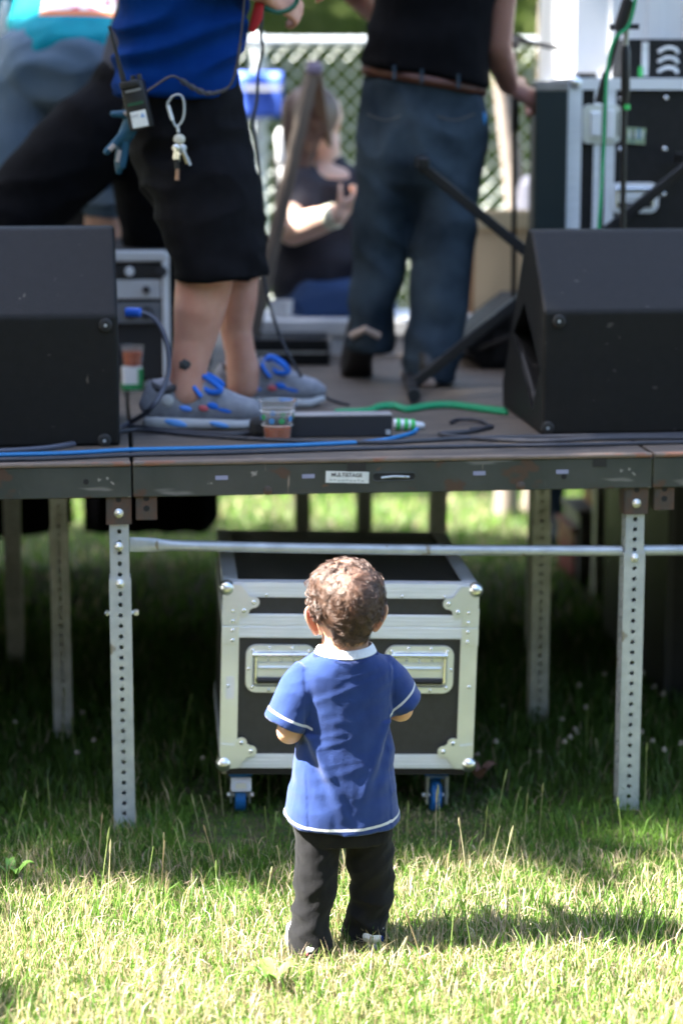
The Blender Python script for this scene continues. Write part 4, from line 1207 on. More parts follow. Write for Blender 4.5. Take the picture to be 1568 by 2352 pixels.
# power strip with a taped connector, front middle
ps = Dk(668, 1006); pe = Dk(900, 1003)
pw = thing('power_strip', 'flat black power box with pale top edge, right of the beer cup', 'power box', ps, math.atan2(pe.y - ps.y, pe.x - ps.x))
pl = (pe - ps).length
MB().box((pl / 2, .035, .027), (pl, .07, .052), bev=.003).build('body', mat('dark_blue_black_plastic', (.022, .024, .032), .45), pw)
MB().box((pl / 2, .03, .0545), (pl, .062, .004), bev=.001).build('top_plate', mat('pale_metal_lid', (.42, .40, .40), .45, .4), pw)
MB().box((-.05, .035, .024), (.10, .06, .046), bev=.012).build('moulded_plug', RUBBER, pw)
MB().box((pl * .96, -.001, .012), (.012, .003, .012)).build('screw_plate', GALV, pw)
cn = thing('cable_connector', 'silver cable connector wrapped with bright green tape at the end of the power box', 'connector', Dk(903, 990) + Vector((0, .01, .016)), YAW)
cn.rotation_euler = (0, R(4), YAW)
MB().lathe([(.0125, 0), (.0145, .004), (.0145, .05), (.011, .058), (.009, .075), (.005, .08)], 16, Matrix.Rotation(R(90), 4, 'Y')).build('shell', ALU, cn, True)
for x_ in (.006, .026, .043): MB().lathe([(.0152, 0), (.0156, .002), (.0156, .009), (.0152, .011)], 16, Matrix.Translation((x_, 0, 0)) @ Matrix.Rotation(R(90), 4, 'Y')).build('green_tape', GREEN_TAPE, cn, True)

def deck_cable(name, label, pts, r, mat_, extra=None, n=6):
    q = [p if isinstance(p, Vector) else Dk(*p) + Vector((0, 0, r)) for p in pts]
    return tag(MB().tube(spline(q, n), r, 8).build(name, mat_, None, True), label, 'cable')
deck_cable('blue_cable', 'blue cable lying along the front edge of the stage', [P(958, 984, 5.40), (948, 998), (915, 1008), (860, 1018), (760, 1024), (640, 1029), (480, 1034), (300, 1038), (150, 1046), (-60, 1051)], .0052, CABLE_BLUE)
grey = [P(318, 718, 5.46), P(340, 722, 5.46), P(366, 745, 5.45), P(384, 790, 5.43), P(388, 845, 5.42), P(376, 892, 5.40), P(345, 940, 5.38)] + [(300, 976), (262, 996), (210, 1016), (120, 1034), (0, 1043), (-120, 1046)]
sc_ = deck_cable('speaker_cable', 'thick grey speaker cable looping down from the left monitor to the stage edge', grey, .0068, mat('grey_cable_jacket', (.075, .082, .115), .45))
pg = MB().tube([P(288, 717, 5.47), P(296, 717, 5.47), P(322, 718, 5.46), P(326, 718, 5.46)], [.011, .0125, .0125, .008], 14).build('plug', mat('blue_plug', (.035, .16, .75), .4), sc_, True)
tie = MB().tube([Dk(262, 996) + Vector((.008 * math.cos(a) * 2, .0, .010 + .015 * math.sin(a))) for a in [i * .45 for i in range(15)]], .0016, 5).build('cable_tie', mat('straw_string', (.30, .28, .20), .7), sc_, True)
deck_cable('black_cable', 'black cable running the whole width of the stage just behind the blue one', [(150, 1024), (275, 997), (330, 993), (420, 1002), (560, 1012), (700, 1018), (880, 1021), (1060, 1012), (1250, 1008), (1620, 1002)], .0055, CABLE_BLACK)
deck_cable('black_cable', 'black cable nearest the front edge of the stage', [(-60, 1062), (120, 1058), (300, 1050), (520, 1045), (800, 1036), (1050, 1030), (1320, 1026), (1620, 1019)], .0050, CABLE_BLACK)
deck_cable('black_cable', 'black cable crossing from the right monitor toward the stage edge', [(1130, 985), (1080, 996), (1010, 1002), (1090, 1012), (1230, 1018), (1400, 1012), (1620, 1010)], .0058, CABLE_BLACK)
deck_cable('black_cable', 'black cable under the front of the grey and blue running shoes', [(300, 985), (360, 992), (450, 1000), (540, 1003), (600, 999), (660, 1003)], .0065, CABLE_BLACK)
for i, (dx, dy) in enumerate(((0, 0), (4, 6), (-6, 3))):
    deck_cable('green_cable', 'green cable looped loosely on the deck left of the right monitor, %s strand' % ('back', 'front', 'middle')[i],
               [(1160 + dx, 948 + dy), (1085, 938 + dy), (1035, 932 + dy), (985, 934 + dy), (935, 942 + dy), (905, 934 + dy), (870, 936 + dy), (842 + dx, 946 + dy), (770, 950)], .0062, CABLE_GREEN)
deck_cable('black_cable', 'short black cable end curled on the deck before the right monitor', [(1035, 975), (1050, 968), (1085, 968), (1110, 974), (1120, 985), (1080, 990)], .005, CABLE_BLACK)
hang = [P(a, b, 5.75) for a, b in ((606, -60), (602, 40), (598, 80), (604, 112), (593, 165), (590, 230), (580, 285), (588, 330))] + [P(a, b, 5.86) for a, b in ((604, 480), (604, 600), (610, 660), (640, 765), (688, 858))] + [Dk(728, 908) + Vector((0, 0, .006)), Dk(760, 922) + Vector((0, 0, .005)), Dk(800, 934) + Vector((0, 0, .005))]
hc = tag(MB().tube(spline(hang, 5), .0042, 8).build('hanging_cable', CABLE_BLACK, None, True), 'thin black cable hanging from the hand of the man in blue down to the deck', 'cable')
MB().tube([Dk(700, 935) + Vector((0, 0, .008)), Dk(742, 914) + Vector((0, 0, .012))], [.006, .009], 8).build('connector', RUBBER, hc, True)

# low white table across the back and the flat black case before it
ty = 7.15; ta = P(598, 735, ty); tz = P(700, 735, ty).z - DECK; tb_ = P(1092, 735, ty)
wt = thing('low_table', 'low white table at the back of the stage, behind the legs of the men', 'table', (ta.x, ty, DECK), 0)
tw = tb_.x - ta.x
MB().box((tw / 2, .2, tz - .026), (tw, .42, .050), bev=.004).build('top', WHITE, wt)
for x_, w_ in ((.03, .04), (.255, .05), (.44, .06), (tw - .03, .05)): MB().box((x_, .03, (tz - .052) / 2), (w_, .05, tz - .052)).build('leg', WHITE, wt)
fc = P(566, 800, 6.85); fz = P(660, 778, 6.85).z - DECK; fe = P(757, 800, 6.85)
fl = thing('flat_case', 'flat black equipment case lying on the deck before the low white table', 'equipment case', (fc.x, 6.85, DECK), 0)
fw = fe.x - fc.x
MB().box((fw / 2, .12, fz * .24), (fw, .24, fz * .46), bev=.004).box((fw / 2, .12, fz * .74), (fw - .01, .23, fz * .46), bev=.006).build('body', BLACK_PAINT, fl)
MB().box((fw / 2, -.002, fz * .485), (fw - .02, .006, .008)).build('joint_strip', GALV_OLD, fl)
for i, (px_, py) in enumerate(((632, 722), (657, 738))):
    q = P(px_, py, 7.25); r_ = .024
    tag(MB().lathe([(.001, .002), (r_ * .75, .002), (r_, .055), (r_ + .002, .056), (r_ - .002, .057), (r_ * .7, .004), (.001, .004)], 18).build('paper_cup', WHITE, None, True, loc=(q.x, q.y, DECK + tz)), ('white paper cup on the low table, left of its neighbour', 'white paper cup on the low table, nearer the jeans')[i], 'cup')
# pale board leaning at the back on the right
q = P(1082, 770, 7.40); zb_ = P(1100, 482, 7.40).z - DECK
bd = thing('plywood_board', 'pale beige plywood board standing behind the stage, right of the man in jeans', 'board', (q.x, 7.40, DECK), R(3))
wb = P(1236, 600, 7.40).x - q.x
MB().box((wb / 2, .01, zb_ / 2), (wb, .018, zb_), bev=.002).build('sheet', PLYWOOD, bd)
MB().box((-.007, .012, zb_ / 2), (.028, .03, zb_)).build('edge_batten', mat('orange_brown_timber', (.36, .20, .09), .6, 0, (.30, .16, .07), 8, stretch=(1, 1, .2)), bd)
MB().box((wb / 2, -.006, zb_ - .035), (wb, .016, .055)).build('top_batten', mat('cream_timber', (.56, .47, .30), .6), bd)
# timber A-frame in front of the seated person
q0 = P(722, 158, 7.12); af = thing('timber_frame', 'brown timber A-frame leaning in front of the seated person in black', 'timber frame', (q0.x, 7.12, DECK))
zt = q0.z - DECK
a1 = P(650, 470, 7.05) - Vector((q0.x, 7.12, DECK)); a2 = P(750, 330, 7.35) - Vector((q0.x, 7.12, DECK))
def ext(a, zto): d = a - Vector((0, 0, zt)); return Vector((0, 0, zt)) + d * ((zto - zt) / d.z)
bar('post', (0, .0, zt + .02), ext(a1, .012), .036, af, TIMBER); bar('post', (0, .035, zt + .02), ext(a2, a2.z - .28), .036, af, TIMBER)
MB().box((0, .015, zt), (.05, .09, .035), bev=.008).build('bracket', mat('lilac_plastic_bracket', (.26, .22, .32), .5), af)
# two small leaning trees before the fence on the right
def sapling(label, base, top, r, seed):
    b = Vector(base); t_ = Vector(top) - b
    up = t_ * (2.9 / t_.z)
    return tree(label, b, up, r, [(up.x + dx, up.y + dy, up.z + .3 + dz, .5, .5, .4) for dx, dy, dz in ((0, 0, .3), (.4, .2, 0), (-.4, -.1, .1))], 900, .05, seed)
sapling('slim grey tree leaning right in front of the fence, beside the thin microphone stand', P(1172, 560, 9.05) * 1.0 - Vector((.01, 0, P(1172, 560, 9.05).z)), P(1140, 300, 9.05), .046, 71)
sapling('second slim grey tree behind the boom of the thin microphone stand', P(1226, 560, 9.15) - Vector((0, 0, P(1226, 560, 9.15).z)), P(1250, 150, 9.15), .034, 72)
# white towels hung on a black post beside the seated person
tp = P(642, 450, 7.95)
tw_ = thing('post', 'short black post beside the seated person, with white cloths hung on it', 'post', (tp.x, 7.95, DECK))
zt_ = P(646, 372, 7.95).z - DECK
MB().lathe([(.022, 0), (.022, zt_), (.03, zt_ + .004), (.03, zt_ + .02), (0, zt_ + .024)], 14).build('pole', BLACK_METAL, tw_, True)
MB().lathe([(.1, 0), (.1, .012), (.03, .03), (.02, .03)], 18).build('foot_plate', BLACK_METAL, tw_, True)
for i, (a, b, c, d) in enumerate(((632, 300, 661, 372), (640, 380, 669, 428))):
    p0, p1 = P(a, b, 7.90), P(c, d, 7.90); w_ = p1.x - p0.x; h_ = p0.z - p1.z
    m = loft([(0, 0, 0), (.003, 0, h_ * .4), (-.004, .0, h_ * .8), (0, 0, h_)], [(w_ * .42, .016), (w_ * .5, .02), (w_ * .48, .018), (w_ * .34, .012)], (1, 0, 0), 14)
    tag(MB().add(*m).build('white_cloth', WHITE, None, True, loc=(p0.x + w_ / 2, 7.905, p1.z)), ('upper sunlit white cloth hanging on the black post by the seated person', 'lower sunlit white cloth hanging on the black post by the seated person')[i], 'cloth')
# ------------------------------------------------------------------ people on the stage
def row_path(rows, Y, depth):
    """rows: (py, x_left, x_right[, Y offset]) -> loft path and radii"""
    path, rad = [], []
    for r_ in rows:
        y_ = Y + (r_[3] if len(r_) > 3 else 0.0)
        p = P((r_[1] + r_[2]) / 2, r_[0], y_); q = P(r_[2], r_[0], y_)
        path.append(p); rad.append(((q - p).length, depth if not callable(depth) else depth(r_[0])))
    return path, rad
def hand_solids(wrist, d, back, size=.185, curl=.9, spread=.1, thumb=1):
    """palm, four bent fingers and a thumb. d: along the hand, back: out of the back of the hand"""
    d = Vector(d).normalized(); back = Vector(back); back = (back - d * back.dot(d)).normalized(); s = d.cross(back)
    w = Vector(wrist); k = size / .185; out = []
    out.append(loft([w - d * .02 * k, w + d * .03 * k, w + d * .085 * k], [(.026 * k, .019 * k), (.036 * k, .015 * k), (.040 * k, .013 * k)], s, 14))
    for i, (off, ln) in enumerate(((-.03, .072), (-.0105, .082), (.0105, .077), (.029, .060))):
        p = w + d * .085 * k + s * off * k; dd = (d + s * off * spread * 12).normalized(); pts = [p - dd * .02 * k, p]; rr = [.0085 * k, .0092 * k]
        a = curl * .55
        for seg in (.45, .32, .25):
            dd = (Matrix.Rotation(-a, 3, s) @ dd); p = p + dd * ln * seg * k; pts.append(p); rr.append(rr[-1] * .93); a = curl
        out.append(loft(pts, rr, s, 10))
    p = w + d * .015 * k - s * .03 * k * thumb; dd = (d * .75 - s * .7 * thumb - back * .25).normalized()
    pts = [p, p + dd * .035 * k]; dd = (Matrix.Rotation(-curl * .5, 3, s) @ (dd + d * .5)).normalized(); pts.append(pts[-1] + dd * .03 * k); dd = (dd + s * thumb * .6 - back * .2).normalized(); pts.append(pts[-1] + dd * .024 * k)
    out.append(loft(pts, [.014 * k, .0115 * k, .0105 * k, .009 * k], s, 10))
    return out
def head_solids(c, r, face, up=(0, 0, 1), child=False):
    """skull, jaw, nose, ears, lips; face: the way it looks"""
    c = Vector(c); f = Vector(face).normalized(); u = Vector(up); u = (u - f * u.dot(f)).normalized(); s = f.cross(u); k = r / .1
    def q(a, b, h): return c + s * a * k + f * b * k + u * h * k
    def ell(cc, A, B, C):
        v, fa = ball((0, 0, 0), 1.0)
        return [cc + s * p[0] * A * k + f * p[1] * B * k + u * p[2] * C * k for p in v], fa
    out = [ell(q(0, -.005, .015), .077, .097, .085), ell(q(0, .03, -.045), .058, .06, .075),
           loft([q(0, .085, .012), q(0, .108, -.022), q(0, .095, -.032)], [.009 * k, .014 * k, .012 * k], s, 10),
           loft([q(-.02, .083, -.064), q(0, .092, -.062), q(.02, .083, -.064)], [.006 * k, .009 * k, .006 * k], u, 8),
           ell(q(-.03, .078, .008), .014, .012, .010), ell(q(.03, .078, .008), .014, .012, .010)]
    for e in (-1, 1):
        out.append(ell(q(e * .080, -.012, -.012), .012, .022, .034))
    return out
def shoe(t, loc, d, L=.285, up=0.0, mats=None, detail=True):
    """running shoe as children of the person t: upper, sole, collar, laces and trims"""
    d = Vector(d).normalized(); ax = Vector((d.x, d.y, 0)).normalized(); pit = math.asin(max(-1, min(1, d.z)))
    M = Matrix.Translation(Vector(loc)) @ Matrix.Rotation(math.atan2(ax.y, ax.x), 4, 'Z') @ Matrix.Rotation(-pit, 4, 'Y')
    k = L / .285; up_m, sole_m = mats or (SHOE_GREY, SOLE_GREY)
    prof = [(.008, .026, .060), (.026, .034, .100), (.065, .037, .104), (.11, .038, .108), (.15, .040, .096), (.19, .044, .076), (.23, .046, .060), (.262, .038, .050), (.279, .022, .038)]
    m = loft([(x * k, 0, .022 * k + h * k * .5) for x, w, h in prof], [(w * k, h * k * .55) for x, w, h in prof], (0, 1, 0), 22, power=2.5)
    MB().add(*m, M=M).build('shoe', up_m, t, True)
    sp_ = [(0.0, .022, .030), (.02, .036, .032), (.08, .040, .030), (.14, .038, .028), (.2, .048, .027), (.25, .044, .024), (.285, .018, .020)]
    so = loft([(x * k, 0, h * k * .5 + .001 + (.012 * k if x > .27 else 0)) for x, w, h in sp_], [(w * k, h * k * .5) for x, w, h in sp_], (0, 1, 0), 22, power=4)
    MB().add(*so, M=M).build('sole', sole_m, t, True)
    if not detail: return
    ring_ = [M @ Vector((.058 * k + .046 * k * math.cos(a), .033 * k * math.sin(a), .114 * k + .010 * k * math.cos(a * 1) + .012 * k * math.cos(2 * a))) for a in [i * 2 * math.pi / 20 for i in range(21)]]
    MB().tube(ring_, .0095 * k, 10, False).build('collar', SHOE_DARK, t, True)
    MB().add(*loft([(.105 * k, 0, .105 * k), (.122 * k, 0, .134 * k)], [(.024 * k, .008 * k), (.02 * k, .006 * k)], (0, 1, 0), 12), M=M).build('tongue', SHOE_BLUE if False else up_m, t, True)
    lc = MB()
    for i in range(5):
        x = (.122 + .019 * i) * k; z = (.122 - .0150 * i) * k
        lc.tube([M @ Vector((x - .006 * k, -.026 * k, z - .010 * k)), M @ Vector((x, -.012 * k, z + .004 * k)), M @ Vector((x + .003 * k, .012 * k, z + .004 * k)), M @ Vector((x, .026 * k, z - .010 * k))], .0082 * k, 6)
    lc.build('laces', SHOE_BLUE, t, True)
    bw = MB()
    for s_ in (-1, 1):
        bw.tube([M @ Vector(p) for p in spline([(.128 * k, 0, .124 * k), (.15 * k, s_ * .028 * k, .134 * k), (.190 * k, s_ * .048 * k, .104 * k), (.160 * k, s_ * .038 * k, .098 * k), (.130 * k, 0, .122 * k)], 5)], .0075 * k, 6)
        bw.tube([M @ Vector(p) for p in spline([(.128 * k, 0, .122 * k), (.12 * k, s_ * .037 * k, .114 * k), (.14 * k, s_ * .049 * k, .086 * k)], 4)], .0060 * k, 6)
    bw.build('lace_bow', SHOE_BLUE, t, True)
    for (x, z, L_, h, m_) in ((.205, .050, .030, .008, SHOE_BLUE), (.055, .075, .016, .016, SOLE_GREY), (.17, .062, .016, .009, SHOE_BLUE), (.075, .018, .030, .009, SOLE_BLUE), (.185, .015, .026, .007, SOLE_BLUE), (.10, .055, .017, .0075, mat_shoe_glow), (.145, .056, .013, .008, SHOE_CORAL)):
        for s_ in (-1, 1):
            w = (.0385 if x < .16 else .047) if z < .03 else (.0365 if x < .12 else .041)
            MB().sphere((0, 0, 0), 1, 12, 7, (L_ * k, .004 * k, h * k)).build('trim', m_, t, True).matrix_local = M @ Matrix.Translation((x * k, s_ * w * k, z * k)) @ Matrix.Rotation(R(12), 4, 'Y')
mat_shoe_glow = mat('bright_blue_eyelet', (.10, .28, .85), .4)
def cloth_noise(amp, s, seed):
    return lambda c, n: amp * (ridge(c, s, s, s * 2.0, seed) + .6 * nz(c, s * .6, seed + 3))
def person(label, group=None, loc=(0, 0, 0)):
    return thing('person', label, 'person', loc, 0, group)
def limb_rows(rows, Y, depth, n=18, side=(1, 0, 0), power=2.0, flat=False):
    p, r_ = row_path(rows, Y, depth); return loft(p, r_, side, n, True, power, flat)

# --- man in blue shirt, nearest, facing right
pa_ = person('man in bright blue shirt, black shorts and grey running shoes at the stage front')
YB = 5.60
body = [limb_rows([(560, 400, 530), (650, 402, 537, -.0), (715, 398, 518), (780, 398, 497), (830, 394, 480), (872, 387, 474), (905, 384, 486)], 5.49, lambda y: .062 if y < 760 else .045),
        limb_rows([(560, 490, 600), (690, 497, 592), (760, 505, 580), (810, 517, 587), (850, 518, 598), (890, 520, 596)], 5.86, lambda y: .058 if y < 740 else .042),
        loft([P(415, 100, YB), P(420, -150, YB), P(425, -330, YB)], [(.15, .11), (.14, .11), (.12, .13)]),
        loft([P(425, -330, YB), P(430, -450, YB)], [(.06, .055), (.055, .055)])]
body += head_solids(P(440, -530, YB), .105, (1, .1, -.15))
sh_r, el_r, wr_r = P(440, -300, YB - .2), P(520, -60, YB - .18), P(606, -22, YB - .02)
body += [loft([sh_r, el_r], [.052, .045]), loft([el_r, wr_r], [.044, .032])]
body += hand_solids(wr_r, (.85, .3, -.45), (-.2, -.6, .5), .19, 1.05)
sh_l, el_l, wr_l = P(430, -300, YB + .2), P(540, -110, YB + .22), P(650, -80, YB + .12)
body += [loft([sh_l, el_l], [.052, .045]), loft([el_l, wr_l], [.044, .032])] + hand_solids(wr_l, (.9, -.2, -.3), (.1, .3, .9), .19, .9, thumb=-1)
soft_obj('body', fuse(body, .0075, 5), SKIN2, pa_)
me = fuse([limb_rows([(-360, 350, 520), (-290, 296, 572), (-150, 276, 580), (0, 268, 572), (90, 266, 560), (170, 262, 546), (226, 262, 542)], YB, .155, 28, power=2.4, flat=True),
           loft([sh_r, el_r * .72 + sh_r * .28], [.085, .075]), loft([sh_l, el_l * .72 + sh_l * .28], [.085, .075])], .009, 3)
displace(me, lambda c, n: .016 * ridge((c.x * .55 + c.z * .55, c.y, c.z * 1.25 - c.x * .35), 6, 4, 11, 2.0) * ((1.25 if c.z < 1.95 else .7) * min(1.0, max(.15, (c.z - 1.72) / .06))) + .006 * nz(c, 14, 5))
soft_obj('shirt', me, CLOTH_BLUE, pa_)
me = fuse([limb_rows([(196, 280, 545), (260, 286, 560), (330, 300, 575), (400, 320, 588)], YB, .145, 26),
           limb_rows([(330, 310, 560, -.02), (440, 340, 598, -.08), (540, 378, 612, -.1), (600, 395, 616, -.11), (628, 401, 620, -.11), (640, 401, 621, -.11)], YB, .105, 24, flat=True),
           limb_rows([(330, 400, 575, .05), (450, 430, 600, .16), (560, 460, 612, .24), (622, 470, 606, .26), (632, 470, 606, .26)], YB, .10, 24, flat=True)], .008, 2)
displace(me, cloth_noise(.011, 6, 1.0))
soft_obj('shorts', me, CLOTH_SHORTS, pa_)
f0 = Dk(338, 984)
shoe(pa_, (f0.x, 5.49, DECK), (1, .02, 0), .285)
f1 = P(500, 900, 5.88)
shoe(pa_, (f1.x, 5.88, DECK), (1, .10, 0), .285)
MB().add(*loft([P(557, 850, 5.87), P(557, 885, 5.87)], [.040, .044])).build('sock', CLOTH_BLACK, pa_, True)
# small dark tattoo just above the near ankle
tt = P(424, 838, 5.49 - .046)
tm = MB()
for a, b, r_ in ((0, 0, .0105), (.008, .005, .006), (-.008, .004, .006), (.001, -.008, .006), (.008, -.004, .006), (-.008, -.004, .006), (0, .009, .006), (.014, .001, .003)):
    tm.sphere((a, 0, b), r_, 8, 5, (1, .35, 1))
tm.build('tattoo', mat('tattoo_ink', (.035, .04, .042), .6), pa_, True, tt + Vector((0, .002, 0)))
# radio with a curly lead, keys on a karabiner, work gloves: hung on the belt
def frame_at(px, py, Y, ang):
    return Matrix.Translation(P(px, py, Y)) @ Matrix.Rotation(R(ang), 4, 'Y')
ra = thing('walkie_talkie', 'black two way radio with long aerial and white label on a belt', 'radio', P(316, 242, 5.42)); ra.rotation_euler = (0, R(-12), R(-8))
RAD = mat('black_radio_plastic', (.016, .016, .018), .4)
MB().box((0, 0, 0), (.058, .034, .118), bev=.006).box((-.004, -.006, .052), (.048, .036, .018), bev=.004).build('case', RAD, ra, True)
MB().tube([(-.020, 0, .055), (-.021, 0, .085)], .007, 10).tube([(-.021, 0, .085), (-.026, 0, .20)], [.0055, .0035], 10).build('aerial', RUBBER, ra, True)
for x_ in (.004, .020): MB().lathe([(.0065, 0), (.0065, .012), (0, .013)], 12, Matrix.Translation((x_, 0, .060))).build('knob', RAD, ra, True)
MB().box((.002, -.0185, .036), (.040, .002, .006)).build('screen_strip', mat('grey_print', (.22, .22, .22), .5), ra)
MB().box((.0, -.0176, .004), (.04, .002, .007)).build('green_strip', mat('dark_green_print', (.01, .08, .04), .5), ra)
lb = MB().box((.001, -.0178, -.034), (.040, .002, .040), bev=.0008, seg=1).build('label', STICKER, ra)
MB().tube([(.008, -.0190, -.030), (.012, -.0190, -.022), (.016, -.0190, -.030), (.008, -.0190, -.030)], .0016, 5).build('blue_mark', mat('label_blue', (.12, .32, .70), .5), lb)
text_mesh('NYC', .010, mat('label_grey_ink', (.25, .27, .30), .5), lb, (-.008, -.0190, -.026), (R(90), 0, 0))
cl_ = [P(a, b, 5.40) for a, b in ((338, 210), (360, 195), (395, 175), (425, 190), (450, 205), (475, 214), (500, 212), (525, 200), (541, 165), (552, 100), (560, 20), (566, -60))]
base_ = spline(cl_, 10); cu = []
for i in range(len(base_) * 3):
    f_ = i / 3; j = min(int(f_), len(base_) - 2); p = base_[j].lerp(base_[j + 1], f_ - j); w_ = 0.0 if i < 80 or i > 270 else .0045
    cu.append(p + Vector((w_ * math.cos(i * 1.5) * .7, w_ * .6 * math.sin(i * 1.5), w_ * math.cos(i * 1.5))))
cl_o = MB().tube(cu, .0028, 5).build('curly_lead', CABLE_BLACK, ra, True)
cl_o.matrix_parent_inverse = (Matrix.Translation(ra.location) @ ra.rotation_euler.to_matrix().to_4x4()).inverted()
ky = thing('key_bunch', 'bunch of keys on a silver karabiner hanging from the belt of the man in blue', 'keys', P(404, 222, 5.435))
ko = ky.location
def K(px, py, dy=0): return P(px, py, 5.425 + dy) - Vector(ko)
MB().tube(spline([K(388, 232), K(398, 220), K(414, 218), K(422, 232), K(423, 262), K(416, 282), K(405, 290), K(398, 278), K(388, 250), K(385, 238), K(388, 232)], 4), .0029, 8, False).build('karabiner', GALV, ky, True)
MB().tube([K(386, 242, -.002), K(396, 276, -.002)], .0048, 8).build('gate', ALU, ky, True)
MB().tube([K(408, 290), K(410, 304)], .0038, 8).build('swivel', GALV, ky, True)
MB().sphere(K(412, 320, -.004), .013, 14, 9, (1.1, .45, 1)).build('fob', mat('cream_fob', (.62, .60, .52), .4), ky, True)
MB().tube([K(411, 330) + Vector((.012 * math.cos(a), .006 * math.sin(a * 2), .012 * math.sin(a) - .014)) for a in [i * .42 for i in range(16)]], .0018, 6, False).build('key_ring', CHROME, ky, True)
for i, (x0, y0, x1, y1, m_) in enumerate(((410, 342, 408, 372, CHROME_BOLT), (416, 338, 430, 376, mat('brass_key', (.58, .50, .30), .4, .8)), (420, 340, 437, 380, GALV), (404, 340, 400, 366, CHROME_BOLT))):
    a, b = K(x0, y0, -.004 * i), K(x1, y1, -.004 * i); dd = (b - a).normalized()
    kk = MB(); kk.sphere(a, .0095, 10, 6, (1, .3, 1)); kk.tube([a, b], [.0042, .0032], 6)
    for t_ in (.6, .75, .9): kk.box(a.lerp(b, t_) + Vector((.003, 0, 0)), (.005, .002, .003))
    kk.build('key', m_, ky, True)
MB().tube([K(406, 366, -.003), K(407, 388, -.003)], .006, 8).build('black_fob', RUBBER, ky, True); MB().tube([K(408, 388, -.003), K(407, 414, -.003)], [.0045, .0055], 8).build('copper_fob', mat('copper_fob', (.42, .24, .16), .5, .5), ky, True)
gv_ = thing('work_gloves', 'pair of blue rubber palmed work gloves hanging behind the radio of the man in blue', 'gloves', P(300, 262, 5.46)); go = gv_.location
GLOVE = mat('blue_glove_rubber', (.004, .07, .14), .6, bump=.15, bscale=150); GLOVE_W = mat('grey_glove_knit', (.40, .36, .36), .8)
def GP(px, py, dy=0): return P(px, py, 5.45 + dy) - Vector(go)
gm_ = fuse([loft([GP(306, 255), GP(304, 280), GP(290, 310)], [.018, .022, .020]), loft([GP(300, 262, -.01), GP(280, 262, -.01), GP(258, 262, -.01)], [.012, .010, .008]),
            loft([GP(292, 300, -.01), GP(268, 325, -.01), GP(244, 350, -.01)], [.012, .0105, .0085]), loft([GP(290, 305), GP(286, 345), GP(281, 382)], [.013, .011, .010]), loft([GP(280, 325, .01), GP(272, 372, .01), GP(274, 395, .01)], [.011, .010, .009])], .0035, 3)
soft_obj('glove', gm_, GLOVE, gv_)
MB().tube([GP(264, 332, -.017), GP(252, 344, -.017)], .0065, 8).tube([GP(276, 345, -.006), GP(271, 372, -.006)], .0055, 8).tube([GP(292, 260, -.02), GP(286, 263, -.02)], .006, 8).build('bare_knit', GLOVE_W, gv_, True)
cg = [P(640 + 42 * math.cos(a) * (1 + .05 * math.sin(i)), -8 + 36 * math.sin(a), YB - .02 + .004 * math.sin(i * .7)) for i, a in enumerate([k * .33 for k in range(58)])]
tag(MB().tube(cg, .0065, 7).build('cable_coil', mat('dark_green_cable', (.0, .10, .055), .45), None, True), 'coil of dark green cable held in the hand of the man in blue', 'cable coil')
rd = MB(); rv_ = [P(596, 8, YB - .03), P(590, 40, YB - .03), P(578, 72, YB - .03)]
rd.add(*loft(rv_, [(.012, .003), (.014, .003), (.008, .002)], (1, 0, .2), 10))
tag(rd.build('red_ribbon', RED_CLOTH, None, True), 'red ribbon tag hanging below the hand of the man in blue', 'ribbon')

# --- man in jeans, back to us
pb_ = person('man in black shirt and dark jeans with brown belt, seen from behind'); YJ = 6.40
body = [loft([P(985, 120, YJ), P(1000, -150, YJ), P(1005, -300, YJ)], [(.15, .10), (.16, .10), (.15, .09)]), loft([P(1005, -300, YJ), P(1005, -400, YJ)], [(.06, .055), (.055, .055)])]
body += head_solids(P(1005, -465, YJ + .02), .105, (-.1, 1, -.2))
s2, e2, w2 = P(1165, -230, YJ), P(1140, 105, YJ + .03), P(1166, 196, YJ + .12)
body += [loft([s2, s2 * .5 + e2 * .5, e2], [.052, .048, .044]), loft([e2, e2 * .6 + w2 * .4, w2], [.044, .042, .031])] + hand_solids(w2 + Vector((.005, 0, 0)), (.9, .3, -.5), (.25, -.75, .6), .19, 1.15)
s3, e3, w3 = P(845, -230, YJ), P(815, -20, YJ + .16), P(890, 60, YJ + .34)
body += [loft([s3, e3], [.052, .044]), loft([e3, w3], [.043, .031])] + hand_solids(w3, (.6, .8, 0), (-.5, .3, .8), .19, .9, thumb=-1)
soft_obj('body', fuse(body, .0085, 5), SKIN_TAN, pb_)
me = fuse([limb_rows([(-290, 905, 1100), (-200, 862, 1150), (-60, 858, 1140), (60, 848, 1124), (150, 834, 1120), (176, 831, 1122)], YJ, .152, 26, power=2.4, flat=True),
           loft([s2, s2 * .45 + e2 * .55], [.085, .075]), loft([s3, s3 * .5 + e3 * .5], [.085, .075])], .011, 3)
displace(me, cloth_noise(.012, 5, 7.0))
zh_ = P(973, 172, YJ).z; xh_ = P(973, 172, YJ).x
for v_ in me.vertices:
    if v_.co.z < zh_ + .12: v_.co.z -= .032 * max(-1, min(1, (v_.co.x - xh_) / .18)) * max(0, min(1, (zh_ + .12 - v_.co.z) / .12))
soft_obj('shirt', me, CLOTH_BLACK, pb_)
